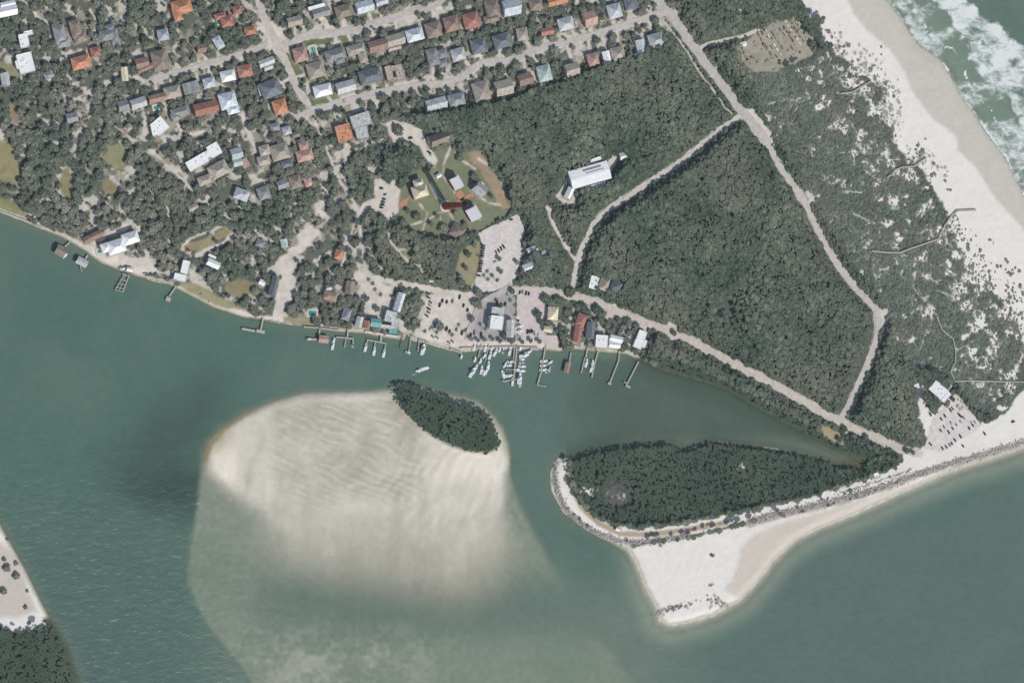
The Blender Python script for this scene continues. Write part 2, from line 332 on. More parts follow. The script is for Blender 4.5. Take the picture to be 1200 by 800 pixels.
# ------------------------------------------------------------------ fields on the ground grid
STEP = 1.6
gx = np.arange(-150, 1352, STEP); gy = np.arange(-150, 952, STEP)
PX, PY = np.meshgrid(gx, gy)
H_, W_ = PX.shape
def window(pts, m):
    xs = [p[0] for p in pts]; ys = [p[1] for p in pts]
    i0 = max(0, int((min(xs)-m-gx[0])/STEP)); i1 = min(W_, int((max(xs)+m-gx[0])/STEP)+2)
    j0 = max(0, int((min(ys)-m-gy[0])/STEP)); j1 = min(H_, int((max(ys)+m-gy[0])/STEP)+2)
    return slice(j0, max(j1, j0)), slice(i0, max(i1, i0))
def dist_line(pts, m=12, closed=False):
    D = np.full((H_, W_), 1e3, np.float32)
    w = window(pts, m); X = PX[w]; Y = PY[w]
    if X.size == 0: return D
    best = np.full(X.shape, 1e6)
    q = list(pts) + ([pts[0]] if closed else [])
    for (x0, y0), (x1, y1) in zip(q[:-1], q[1:]):
        dx, dy = x1-x0, y1-y0; L2 = dx*dx+dy*dy+1e-9
        t = np.clip(((X-x0)*dx+(Y-y0)*dy)/L2, 0, 1)
        best = np.minimum(best, (X-x0-t*dx)**2+(Y-y0-t*dy)**2)
    D[w] = np.sqrt(best); return D
def inside(pts, m=2):
    A = np.zeros((H_, W_), bool); w = window(pts, m); X = PX[w]; Y = PY[w]
    if X.size == 0: return A
    r = np.zeros(X.shape, bool); n = len(pts)
    for i in range(n):
        x0, y0 = pts[i]; x1, y1 = pts[(i+1) % n]
        if y0 == y1: continue
        c = ((y0 > Y) != (y1 > Y)) & (X < (x1-x0)*(Y-y0)/(y1-y0)+x0)
        r ^= c
    A[w] = r; return A
def sdf(pts, m=60):
    """signed distance, positive inside"""
    d = dist_line(pts, m, True); return np.where(inside(pts), d, -d)
def vnoise(scale, seed, X=None, Y=None):
    X = PX if X is None else X; Y = PY if Y is None else Y
    r = np.random.default_rng(seed); T = r.random((256, 256))
    x = X/scale+1000; y = Y/scale+1000
    xi = np.floor(x).astype(int); yi = np.floor(y).astype(int)
    fx = x-xi; fy = y-yi; fx = fx*fx*(3-2*fx); fy = fy*fy*(3-2*fy)
    a = T[yi % 256, xi % 256]; b = T[yi % 256, (xi+1) % 256]; c = T[(yi+1) % 256, xi % 256]; d = T[(yi+1) % 256, (xi+1) % 256]
    return (a*(1-fx)+b*fx)*(1-fy)+(c*(1-fx)+d*fx)*fy
def fbm(scale, seed, octv=4, X=None, Y=None):
    s = 0; a = 1; t = 0
    for o in range(octv):
        s = s+a*vnoise(scale/2**o, seed+o*17, X, Y); t += a; a *= .55
    return s/t
def sst(x, a, b):
    t = np.clip((x-a)/(b-a), 0, 1); return t*t*(3-2*t)
pale = fbm(9, 97, 3)
rag = fbm(7, 5, 3)-.5                      # ragged edges
d_main = sdf(MAINLAND, 90); d_west = sdf(WESTSPIT, 60); d_isl = sdf(ISLET, 60)
d_land = np.maximum(np.maximum(d_main, d_west), d_isl)
d_shoal = sdf(SHOAL, 160); d_shelf = sdf(SHELF, 120)
# --- bed and land height
big = fbm(60, 21, 4); mid = fbm(18, 33, 4); fine = fbm(5, 44, 2)
land_h = LAND*sst(d_land, -1, 9)
depth_open = 4.5*sst(-d_land, 0, 26)+1.0*(big-.5)
gap = sst(PY, 655, 705)*(1-sst(PY, 712, 775))*sst(PX, 270, 330)
wob = 26*(big-.5)+12*(mid-.5)
shoal_s = sst(d_shoal+wob*.25*sst(PY, 560, 640)+10*(mid-.5)*sst(PY, 530, 545), -7-52*sst(PY, 590, 660), 9+10*sst(PY, 590, 660)+11*(1-sst(PX, 300, 350))*sst(PY, 530, 560))
shelf_s = sst(d_shelf+wob*.15, -4-5*sst(PX, 560, 640), 4+4*sst(PX, 560, 640))
tongue = sst(PY, 700, 770)*(1-sst(PX, 420, 600))*sst(PX, 240, 290)
# opacity of the water column: 1 = cannot see the bottom
clear = 5.0+12*sst(PY, 500, 545)*sst(PX, 690, 760)+8*sst(PX, 1000, 1040)*(PY < 480)
opac = sst(-d_land/clear, -.15, 1)
opac_shelf = .60+.22*(big-.5)+.12*(mid-.5)-.30*tongue*sst(mid+.3*(fine-.5), .3, .7)+.16*gap-.14*(1-sst(PY, 600, 680))
opac = opac*(1-shelf_s)+np.minimum(opac, opac_shelf)*shelf_s
wx = PX+18*(vnoise(40, 90)-.5)+6*(vnoise(12, 91)-.5); wy = PY+18*(vnoise(40, 92)-.5)+6*(vnoise(12, 93)-.5)
ripm = sst(d_shoal, 4, 16)*(1-sst(PY, 560, 610))*sst(PX, 300, 340)*(1-sst(PX, 470, 520))
wq = 5.0*(vnoise(46, 94)-.5)+2.6*(vnoise(15, 95)-.5)
rip = (np.sin((-.42*PX+.9*PY)*.70+wq*1.5)+.5*np.sin((-.3*PX+.95*PY)*1.15+wq*2.2))*sst(vnoise(16, 96), .2, .6)
ripm2 = sst(d_shoal, 4, 16)*sst(PX, 440, 480)*(1-sst(PY, 590, 640))
rip2 = np.sin((.87*PX+.45*PY)*.50+wq*1.3)*sst(vnoise(22, 97), .25, .6)
ripn = fbm(9, 71, 3, PX*.62+PY*.78+14*(mid-.5), (PY*.62-PX*.78)*.6)-.5
opac_shoal = .20+.26*(big-.5)+.16*(mid-.5)+.05*rip*ripm+.04*rip2*ripm2+.22*ripn*ripm+.12*ripn*ripm2+.20*(fbm(15, 72, 3, PX, PY*.22)-.5)*sst(PY, 545, 575)+.26*sst(PY, 560, 690)+.12*sst(ripm, .2, 1)
opac_shoal -= .30*np.exp(-((PX-265)/14)**2-((PY-545)/30)**2)+.25*np.exp(-((PX-560)/50)**2-((PY-545)/22)**2)
chan = np.exp(-(np.abs(PX-288-6*np.sin(PY*.06))/5)**2)*sst(PY, 540, 570)*(1-sst(PY, 620, 640))+.8*np.exp(-(np.abs(PX-308+.25*(PY-500)-4*np.sin(PY*.1))/4)**2)*(1-sst(PY, 560, 590))*sst(PY, 490, 505)
opac_shoal += .10*chan
opac = opac*(1-shoal_s)+np.minimum(opac, opac_shoal)*shoal_s
# fringe of clear shallow water along the beaches
near = sst(-d_land, 0, 16)
bed = np.where(d_land > -1, land_h-.25*(1-sst(d_land, -1, 2)), -depth_open)
bed = bed*(1-shelf_s)+np.where(d_land > 0, bed, np.maximum(bed, -1.2))*shelf_s
sand_h = -.45-.5*sst(PY, 560, 690)+.17*rip*ripm+.15*rip2*ripm2+.3*ripn+.5*(big-.5)
sand_h = np.minimum(sand_h, -.12)
bed = np.where((d_land < 0) & (shoal_s > 0), bed*(1-shoal_s)+np.maximum(bed, sand_h)*shoal_s, bed)
# --- what covers the land
opac = np.maximum(opac, sst(np.maximum(sdf(MANGROVE, 22), sdf(SHOREBUSH, 22)), -16, -5)*(d_land < 0)*.96)
f_beach = sdf(BEACH, 40); f_spit = sdf(SPITSAND, 40); f_south = sdf(SOUTHSAND, 30)
edge_n = 26*(fbm(22, 515, 4)-.5)
sand = np.maximum(np.maximum(f_beach+edge_n*(PY < 480)-2, f_spit), f_south)+7*rag
sand = np.maximum(sand, np.where(inside(WESTSPIT), 6, -99)); westbush = sdf(WESTBUSH, 20)
sand = np.where(westbush+5*rag > 0, -20, sand)
is_isl = d_isl > -1.5
for (x, y, a, b) in SANDPATCH:
    e = (1-np.sqrt(((PX+7*(vnoise(6, 61)-.5)-x)/a)**2+((PY+7*(vnoise(6, 62)-.5)-y)/b)**2))*min(a, b)*.95+7*rag
    sand = np.maximum(sand, np.where(e > -3, e, -99))
scr0 = sdf(SCRUB, 20); tobeach = sst(f_beach, -60, -4)*(PY < 480)+.55*sst(PX, 1080, 1150)*(PY > 300)
gaps = 16*(fbm(10, 131, 3)-(.80-.24*np.clip(tobeach, 0, 1)**2))
trail = np.where(fbm(20, 143, 2) > .50, 95*(.010-np.abs(fbm(34, 141, 3)-.5)), -99)
gaps = np.maximum(gaps, np.minimum(trail, .5))
sand = np.where((scr0 > 0) & (gaps > -2), np.maximum(sand, gaps), sand)
dirt = np.full((H_, W_), -99.0)
for p in DIRT: dirt = np.maximum(dirt, sdf(p, 8))
dirt = dirt+4*rag
dirt_plain = dirt.copy()
for p, wd in TRACKS: dirt = np.maximum(dirt, wd/2-dist_line(p, 8)+2.6*rag)
lawn = np.full((H_, W_), -99.0); lawn_rgb = np.zeros((H_, W_, 3)); lawn_rgb[:] = lin(120,128,90)
for p, c in LAWNS:
    s = sdf(p, 8)+6*rag+5*(mid-.5); k = (s > lawn) | (s > -.3); lawn = np.where(k, s, lawn); lawn_rgb[k & (s > -4)] = lin(*c)
road = np.full((H_, W_), -99.0)
for n, p, wd in ROADS:
    dl = dist_line(p, 14); road = np.maximum(road, wd/2-dl)
    if n in ('shore_road', 'park_road', 'beach_road', 'sand_road', 'street'): dirt = np.maximum(dirt, wd/2+.9-dl+5*rag)
for n, p, c in LOTS: road = np.maximum(road, sdf(p, 14))
scrub = sdf(SCRUB, 20); mang = np.maximum(np.maximum(sdf(MANGROVE, 20), d_isl), westbush)
shoreb = sdf(SHOREBUSH, 20)
hood = sdf([(-200,-200),(800,-200),(800,30),(770,46),(735,66),(690,84),(640,102),(590,118),(540,128),(470,140),(450,170),(440,300),(470,340),(740,360),(760,400),(740,410),(600,410),(420,390),(330,378),(200,330),(100,290),(0,245),(-200,180)], 30)
def samp(F, px, py):
    i = np.clip(((np.asarray(px)-gx[0])/STEP+.5).astype(int), 0, W_-1); j = np.clip(((np.asarray(py)-gy[0])/STEP+.5).astype(int), 0, H_-1)
    return F[j, i]
# ------------------------------------------------------------------ houses: phrase, roof colour, roof form, blocks (centre, size, angle), eave height, wall colour
HOUSES = [
 ("white and blue roofed house in the top left corner","white","gable",[(8,13,22,12,12),(9,5,16,6,12)],5,"white"),
 ("small white L-shaped house near the left edge","white","flat",[(28,48,10,15,12),(33,39,9,5,14)],4,"white"),
 ("big white flat house near the left edge","white","flat",[(30,74,17,22,14),(22,76,6,9,14)],5,"white"),
 ("pale grey cabin at the far left edge","palegrey","gable",[(6,93,9,14,10)],3.5,"grey"),
 ("dark grey house left of the brown one near the top left","grey","hip",[(70,40,13,20,14),(74,50,14,10,14)],4.5,"grey"),
 ("brown hip house between two grey houses near the top left","brown","hip",[(89,34,12,20,16),(94,43,14,12,16)],4.5,"tan"),
 ("grey many-cornered house right of the brown one near the top left","grey","hip",[(126,41,17,12,14),(134,42,9,16,14),(129,33,8,8,14)],4.5,"grey"),
 ("orange house beside its own orange garage near the top left","orange","hip",[(95,73,21,14,15),(91,77,12,9,15)],4.5,"salmon"),
 ("orange garage above right of an orange house near the top left","terracotta","hip",[(112,61,11,11,14)],3.5,"salmon"),
 ("wide brown house left of the left street","brown","hip",[(187,71,17,22,13)],4.5,"tan"),
 ("weathered brown house just left of the wide brown house","rust","gable",[(166,74,14,11,14),(170,80,18,6,24)],4,"tan"),
 ("narrow tan house alone in trees left of the left street","cream","gable",[(146,87,7,15,6)],4,"cream"),
 ("pale grey-green house at the lower left of the left street","palegrey","gable",[(162,121,17,11,18)],4.5,"white"),
 ("grey shed half under trees beside the grey-green house","grey","gable",[(144,124,11,11,16)],3.5,"grey"),
 ("low brown house first below the left street","rust","gable",[(184,115,19,9,14)],4.5,"tan"),
 ("tan house second below the left street","tan","hip",[(202,108,18,13,14)],4.5,"cream"),
 ("grey two-part house third below the left street","grey","gable",[(219,104,8,12,16),(228,102,10,13,16)],4.5,"grey"),
 ("small blue-grey house fourth below the left street","paleblue","hip",[(245,97,13,11,14)],4.5,"grey"),
 ("white house fifth below the left street","white","hip",[(267,89,16,12,13)],4.5,"white"),
 ("red tiled house sixth below the left street","terracotta","hip",[(287,83,16,13,12)],4.5,"salmon"),
 ("grey and white house last below the left street","palegrey","gable",[(312,73,17,8,20),(314,79,9,6,20)],4.5,"white"),
 ("blue-grey house in trees above the left street","paleblue","hip",[(256,50,9,14,30)],4.5,"grey"),
 ("small brown pink house above the left street","rust","gable",[(236,57,9,9,10)],4,"salmon"),
 ("lilac-grey house under trees at upper left","lilac","hip",[(191,41,12,12,10)],4.5,"grey"),
 ("bright orange L-shaped villa at the top edge","orange","hip",[(213,8,22,16,16),(208,16,10,16,16)],5,"salmon"),
 ("reddish villa with pool left of the avenue","terracotta","hip",[(266,25,13,12,12),(258,19,12,7,16),(278,12,9,9,10)],5,"salmon"),
 ("small orange house just left of the avenue","orange","hip",[(293,36,12,9,12)],4,"cream"),
 ("dark slate pyramid house beside the avenue","slate","hip",[(317,104,22,19,22)],5.5,"grey"),
 ("bright orange house below the slate pyramid house","orange","hip",[(328,125,15,16,18)],5,"salmon"),
 ("long terracotta house with dark ridge below the left rows","terracotta","gable",[(241,127,27,14,14)],5,"salmon"),
 ("large white blue-tinted house above the side street end","paleblue","hip",[(267,118,19,18,15),(273,128,13,10,15)],5,"white"),
 ("grey house left of the long terracotta house","grey","hip",[(211,131,20,10,16),(206,137,10,8,16)],4.5,"grey"),
 ("salmon hip house with screened pool by the avenue","salmon","hip",[(352,64,15,16,14)],4.5,"salmon"),
 ("tan house below the salmon pool house","tan","hip",[(370,82,19,18,16)],4.5,"tan"),
 ("bright white house at the middle street's left end","white","hip",[(378,106,20,13,14)],4.5,"white"),
 ("tan brown house left of the upper street's bend","tan","gable",[(345,25,16,10,14)],4.5,"tan"),
 ("grey house behind a long white strip above upper street","grey","gable",[(376,15,19,10,16),(371,8,20,5,16)],4.5,"white"),
 ("brown orange house second above the upper street","brown","hip",[(403,13,19,14,16)],4.5,"tan"),
 ("pale blue-grey house third above the upper street","paleblue","gable",[(427,8,19,13,16)],4.5,"white"),
 ("pinkish house fourth above the upper street","lilac","gable",[(447,2,13,8,16)],4.5,"salmon"),
 ("grey brown house first below the upper street","grey","hip",[(393,64,23,13,16),(398,70,10,8,16)],4.5,"tan"),
 ("tan L-shaped house second below the upper street","tan","hip",[(417,58,20,11,16),(425,66,9,14,16)],4.5,"tan"),
 ("rusty pink house third below the upper street","rust","gable",[(442,54,20,13,15)],4.5,"salmon"),
 ("tan and white house fourth below the upper street","tan","gable",[(463,47,20,13,16),(462,56,14,6,16)],4.5,"cream"),
 ("pale blue-grey house fifth below the upper street","paleblue","hip",[(486,41,19,14,15)],4.5,"white"),
 ("brown hip house sixth below the upper street","brown","hip",[(508,35,17,17,15)],4.5,"tan"),
 ("rust brown house seventh below the upper street","rust","hip",[(529,28,16,17,15)],4.5,"tan"),
 ("red hip house last below the upper street","terracotta","hip",[(552,24,17,17,15)],4.5,"salmon"),
 ("blue-grey house below the red hip house","slate","hip",[(561,54,17,17,14)],4.5,"grey"),
 ("large slate-grey house above the middle street","slate","hip",[(434,89,25,16,16)],5,"grey"),
 ("flat pinkish house with courtyard above the middle street","tan","flat",[(456,86,7,16,14),(468,85,8,17,14),(462,80,17,6,14),(462,93,14,4,14)],4.5,"salmon"),
 ("pale grey house left of the slate-grey one on middle street","palegrey","gable",[(405,102,21,13,16)],4.5,"white"),
 ("clustered grey and tan house above the middle street","grey","hip",[(507,67,12,19,14),(518,63,11,10,14),(519,74,9,8,14)],4.5,"tan"),
 ("small pale tan house right of the clustered house","palegrey","hip",[(537,64,15,14,16)],4.5,"cream"),
 ("pale whitish house first below the middle street","palegrey","gable",[(511,122,23,13,15)],4.5,"white"),
 ("grey hip house second below the middle street","grey","hip",[(535,117,18,14,14)],4.5,"grey"),
 ("orange brown house at the top edge right of center","brown","hip",[(577,10,15,19,14),(576,22,17,8,14)],4.5,"tan"),
 ("pale blue house with dark north roof at the top edge","paleblue","gable",[(599,9,19,18,12)],5.5,"white"),
 ("brown house third from right at the top edge","brown","hip",[(628,5,14,13,12)],4.5,"tan"),
 ("bright orange roofed house cut by the top edge","orange","gable",[(653,1,22,10,14)],4.5,"salmon"),
 ("slate house on a drive left of the middle street bend","slate","hip",[(588,48,19,16,18)],4.5,"grey"),
 ("grey brown house under trees above the middle street bend","tan","hip",[(612,40,12,14,10)],4.5,"tan"),
 ("small red-orange roof above the middle street","terracotta","gable",[(641,37,14,8,10)],4,"salmon"),
 ("pale grey house under trees right of a red-orange roof","palegrey","hip",[(663,28,17,14,14)],4.5,"white"),
 ("salmon striped roof house above the middle street","salmon","gable",[(691,22,14,16,18)],4.5,"salmon"),
 ("white lavender house near the middle street's right end","lilac","hip",[(720,13,15,16,15)],4.5,"white"),
 ("grey green house last above the middle street","slate","hip",[(738,2,13,18,15)],4.5,"grey"),
 ("tan two-tone house third below the middle street","tan","hip",[(564,107,18,22,15)],4.5,"cream"),
 ("tan wide house fourth below the middle street","tan","gable",[(590,103,19,17,14)],4.5,"tan"),
 ("orange brown house fifth below the middle street","rust","gable",[(615,93,15,13,18)],4.5,"tan"),
 ("pale green-grey house sixth below the middle street","mint","hip",[(638,86,15,18,14)],4.5,"white"),
 ("dark roofed tan house seventh below the middle street","tan","gable",[(670,82,15,14,15)],5.5,"cream"),
 ("small tan house eighth below the middle street","salmon","hip",[(695,70,12,14,14)],4.5,"tan"),
 ("narrow white blue house ninth below the middle street","white","gable",[(711,67,8,13,14)],4.5,"white"),
 ("grey tan house tenth below the middle street","tan","hip",[(724,63,15,15,14)],4.5,"grey"),
 ("pale blue house second from right below the middle street","paleblue","gable",[(751,54,10,14,14),(748,64,9,5,28)],4.5,"white"),
 ("pale grey house nearest the beach road's top junction","palegrey","hip",[(769,47,17,15,15)],5,"cream"),
 ("isolated bright white round-cornered house in left woods","white","flat",[(187,148,15,16,40),(184,152,12,12,12)],5,"white"),
 ("small grey house hidden in the left woods","grey","gable",[(84,138,12,10,12)],4,"grey"),
 ("long white house with notched roof in left woods","white","flat",[(231,190,24,12,30),(251,176,13,14,30),(240,183,16,8,30)],5,"white"),
 ("long grey tan house below the notched white house","tan","hip",[(256,199,22,16,28),(240,211,15,10,20)],5,"tan"),
 ("mint green house on the lane in the woods","mint","gable",[(277,180,12,12,16),(278,190,10,9,16)],4.5,"white"),
 ("tan house end right of the mint green house","salmon","gable",[(287,191,8,10,30)],4,"cream"),
 ("grey house with white porch left of the tan-grey house","tan","hip",[(310,176,11,11,14),(309,188,13,10,12)],4.5,"white"),
 ("wide tan-grey house left of the salmon one","tan","hip",[(328,178,20,18,16)],4.5,"tan"),
 ("big salmon house below the avenue's sandy end","salmon","hip",[(357,182,18,13,14),(356,171,10,9,14)],4.5,"salmon"),
 ("grey house under trees below the wide tan-grey house","slate","hip",[(336,192,12,8,14)],4,"grey"),
 ("small grey house left of two reddish roofs in the woods","grey","gable",[(331,216,12,9,20)],4,"grey"),
 ("brown grey house beside a small salmon roof","brown","hip",[(346,213,13,14,16)],4.5,"tan"),
 ("tiny salmon roof right of the brown grey house","salmon","hip",[(361,213,8,10,20)],4,"salmon"),
 ("lilac grey house low in the woods","lilac","hip",[(283,228,16,12,-20)],4.5,"grey"),
 ("square grey house right of the lilac grey house","grey","hip",[(309,226,13,14,20)],4.5,"grey"),
 ("flat orange house below the middle street's left end","orange","flat",[(403,156,17,19,14)],5,"salmon"),
 ("large pale grey house right of the flat orange house","palegrey","flat",[(423,141,22,15,18),(424,156,13,13,14)],5.5,"grey"),
 ("small tan pavilion roof on the dry lawn","brown","hip",[(536,271,15,14,-30)],4,"tan"),
 ("cream keeper's house left of the lighthouse","cream","hip",[(492,224,17,14,18),(490,214,10,8,18)],6.5,"brick"),
 ("brown gabled museum hall beside the loop drive","brown","gable",[(514,163,21,13,20)],7,"cream"),
 ("white gabled keeper's house between lighthouse and museum hall","white","gable",[(535,214,11,13,30)],6.5,"brick"),
 ("blue-grey and white cottage right of the lighthouse","palegrey","gable",[(562,222,13,12,-40)],5,"white"),
 ("white gabled cottage just right of the lighthouse top","white","gable",[(555,250,13,14,30)],6,"brick"),
 ("tiny white shed beside the loop drive","white","gable",[(514,206,5,3.5,30)],2.5,"white"),
 ("big white metal hall in the forest","white","gable",[(691,205,46,21,16)],8,"white"),
 ("white low wing above the white metal hall","white","flat",[(699,187,14,4.5,20)],5,"white"),
 ("white lower wing below the white metal hall","palegrey","flat",[(701,218,17,6,16)],5,"white"),
 ("small white shed lower left of the metal hall","white","gable",[(667,226,7,12,-25)],4,"white"),
 ("square white shed upper right of the metal hall","white","gable",[(731,183,9,8,12)],4,"white"),
 ("large grey-white mansion with turquoise pool on the shore","white","hip",[(136,289,20,15,18),(153,279,18,13,18),(124,290,10,10,18)],7,"white"),
 ("brown roofed guest house left of the shore mansion","rust","gable",[(109,277,22,7,26)],4,"salmon"),
 ("tiny white hut at the pergola dock","white","gable",[(152,316,6,4,-12)],3,"white"),
 ("white L-shaped house with a pier below it","white","flat",[(217,313,8,14,-14),(211,325,13,7,-14)],5,"white"),
 ("white shed with two roof strips left of the olive lawn","white","gable",[(250,309,14,8,-25)],4,"white"),
 ("narrow white lean-to above the two-strip shed","white","flat",[(250,301,11,2.6,-25)],3,"white"),
 ("long grey house beside the left sandy road","slate","gable",[(321,335,8,22,-14)],5,"grey"),
 ("little white hut left of the long grey house","white","gable",[(307,331,6,5,-30)],3,"white"),
 ("small mint shed at the top of the sandy road","mint","gable",[(333,285,7,9,10)],3.5,"white"),
 ("little orange roof alone in the tree rows","orange","hip",[(397,298,8,10,-12)],4,"salmon"),
 ("brown house with sandy yard right of the green pool","rust","hip",[(387,347,15,10,-14)],4.5,"tan"),
 ("white chimneyed cottage above the brown house","palegrey","gable",[(385,337,5,5,0)],4,"white"),
 ("rust slatted roof left of the sandy lots","brown","gable",[(410,337,9,14,-8)],4.5,"tan"),
 ("grey house near the shore below the rust slatted roof","grey","hip",[(406,368,9,13,-16)],4.5,"grey"),
 ("narrow pale grey house left of a small red roof","palegrey","gable",[(421,377,7,11,-14)],4.5,"white"),
 ("small red roof at the waterfront","terracotta","gable",[(430,380,7,8,-10)],4.5,"salmon"),
 ("turquoise roof beside the white waterfront restaurant","teal","gable",[(440,378,11,9,-8)],5,"blue"),
 ("white waterfront restaurant roof with several levels","palegrey","flat",[(458,371,12,12,-14),(455,383,16,4,-6),(463,378,7,10,-10)],6,"white"),
 ("small turquoise porch at the restaurant's waterfront corner","teal","flat",[(461,388,9,6,-8)],4,"blue"),
 ("long bluish white shed above the waterfront restaurant","paleblue","gable",[(468,354,8,21,-17)],5.5,"white"),
 ("tiny shed at the end of the tan footpath","palegrey","gable",[(505,329,4,3,0)],3,"grey"),
 ("white gabled house right of the big parking lot","white","gable",[(624,292,12,6,26)],4.5,"white"),
 ("white house below it beside the big parking lot","white","gable",[(620,313,13,9,22)],5,"white"),
 ("small white double shed near the sand track","white","gable",[(637,298,5,5,-30),(640,294,4,5,-30)],3.5,"white"),
 ("white square house first of three above the shore road","white","flat",[(696,331,9,14,-14)],5,"white"),
 ("tan middle house of three above the shore road","tan","hip",[(708,333,10,14,-16)],4.5,"tan"),
 ("slate house last of three above the shore road","slate","hip",[(723,335,13,14,-24)],4.5,"grey"),
 ("upper half of the white marina store","palegrey","flat",[(584,364,14,7,-7)],6.5,"white"),
 ("main white block of the marina store","white","flat",[(582,378,14,15,-7)],8.5,"white"),
 ("long grey white boat shed right of the marina store","palegrey","gable",[(598,385,8,19,-4)],5.5,"white"),
 ("tan house in trees right of the gravel lot","cream","hip",[(648,367,11,14,-4)],4.5,"cream"),
 ("yellowish cabin above the concrete pad","cream","gable",[(642,386,9,6,-12)],4,"cream"),
 ("terracotta house with hip roof below the shore road","terracotta","hip",[(681,375,10,14,-20)],4.5,"salmon"),
 ("long red tiled house leading to the water","terracotta","gable",[(677,391,8,18,-10)],4.5,"salmon"),
 ("slate blue house right of the red tiled house","slate","gable",[(692,387,9,18,-6)],6,"grey"),
 ("square cream-white house at the shore","white","flat",[(705,400,13,14,-4)],6,"white"),
 ("white house with teal skylights at the shore","white","gable",[(722,397,14,7,-14),(720,404,12,7,-6)],5,"white"),
 ("patchy white house last on the shore row","white","flat",[(752,393,9,10,-20),(748,403,9,9,-20),(753,402,8,8,-20)],5,"white"),
 ("white beach pavilion above the beach parking lot","white","flat",[(1100,457,19,13,-42),(1106,463,11,12,-42)],5,"cream"),
 ("small white shed left of the beach pavilion","white","flat",[(1074,452,5,5,10)],3,"white"),
 ("small grey roof half hidden right of the side street end","grey","hip",[(322,149,10,8,12)],4,"grey"),
 ("little lilac roof in trees above the big salmon house","lilac","hip",[(336,153,9,9,18)],4,"grey"),
 ("small brown roof in trees left of the avenue's sandy end","brown","gable",[(346,158,8,6,20)],4,"tan"),
 ("grey roof peeping out far left above the brown dry clearing","grey","hip",[(57,88,10,8,30)],4,"grey"),
 ("small tan roof in trees left of the white round-cornered house","tan","hip",[(150,150,8,7,40)],4,"tan"),
 ("small brown roof by the left oval drive","brown","gable",[(200,300,9,6,-30)],3.5,"tan"),
 ("tan roof in the woods above the left oval drive","tan","gable",[(226,243,10,7,25)],3.5,"tan"),
 ("grey roof among trees left of the sandy bend","grey","hip",[(305,285,9,8,-20)],4,"grey"),
 ("small tan roof between the two sandy lanes in the woods","tan","hip",[(375,262,7,9,-15)],4,"tan"),
 ("tiny pale hut on the mangrove spit's sand track","white","gable",[(724,620,4,3,-20)],3,"white"),
 ("tiny white hut beside the sand road on the spit","white","flat",[(1027,556,5,4,20)],3,"white"),
]
def rect_pts(cx, cy, w, d, a, grow=0):
    c, s = math.cos(R(a)), math.sin(R(a)); w = w/2+grow; d = d/2+grow
    return [(cx+c*x+s*y, cy-s*x+c*y) for x, y in ((-w, d), (w, d), (w, -d), (-w, -d))]     # SW, SE, NE, NW in the picture
house_in = np.full((H_, W_), -99.0)
driveway = np.full((H_, W_), -99.0)
road_lines = [p for n, p, w in ROADS if n in ('street', 'avenue')]
for ph, rc, rt, blocks, h, wc in HOUSES:
    for (cx, cy, w, d, a) in blocks:
        # footprint on the ground lies a little to the left of the roof
        house_in = np.maximum(house_in, sdf(rect_pts(cx-.47*h, cy, w, d, a), 10))
    cx, cy = blocks[0][0], blocks[0][1]
    if cy < 135:
        best = None
        for ln in road_lines:
            for (x0, y0), (x1, y1) in zip(ln[:-1], ln[1:]):
                for t in (0, .5, 1):
                    qx, qy = x0+(x1-x0)*t, y0+(y1-y0)*t
                    dd = math.hypot(qx-cx, qy-cy)
                    if best is None or dd < best[0]: best = (dd, qx, qy)
        if best[0] < 34:
            rnd = random.uniform(-3, 3)
            driveway = np.maximum(driveway, 2.0-dist_line([(cx+rnd, cy), (best[1]+rnd, best[2])], 6)+1.2*rag)
dirt = np.maximum(dirt, np.where(house_in < -1, driveway, -99))

# ------------------------------------------------------------------ ground sheet (land and sea bed)
def pick(base, mask, rgb, soft=1.2):
    t = sst(mask, -soft, soft)[..., None]; return base*(1-t)+np.asarray(rgb)*t
C = np.zeros((H_, W_, 3)); C[:] = lin(196,184,160)                         # sea bed sand
landm = d_land
soil = np.zeros_like(C); soil[:] = lin(86,98,84)
hm = sst(hood, -5, 8)[..., None]
hp = sst(fbm(13, 95, 3), .46, .66)[..., None]; hp2 = sst(pale, .55, .64)[..., None]
soil = soil*(1-hm)+hm*((np.asarray(lin(98,102,88))*(1-hp)+np.asarray(lin(156,150,132))*hp)*(1-hp2)+np.asarray(lin(198,190,176))*hp2)
soil = pick(soil, scrub, lin(104,116,103))
soil = soil*(1-.5*sst(scrub, 0, 3)[..., None]*sst(mid, .55, .8)[..., None])+.5*np.asarray(lin(150,148,134))*sst(scrub, 0, 3)[..., None]*sst(mid, .55, .8)[..., None]
soil = pick(soil, mang, lin(70,80,66))
t = sst(landm, -1, 3)[..., None]
C = np.zeros((H_, W_, 3)); C[:] = lin(184,182,164); C = C*(1-t)+soil*t
drysand = np.asarray(lin(229,223,212)); wetsand = np.asarray(lin(186,176,158))
C = np.where((landm > -2)[..., None], pick(C, sand, drysand, 1.0), C)
# shore strip of pale sand round every coast that is not bush
strip = sst(landm, -2, 0)*(1-sst(landm+3*rag, 1.2, 3.0))*(1-sst(np.maximum(mang, shoreb), -9, -2))
C = C*(1-strip[..., None])+np.asarray(lin(196,186,166))*strip[..., None]
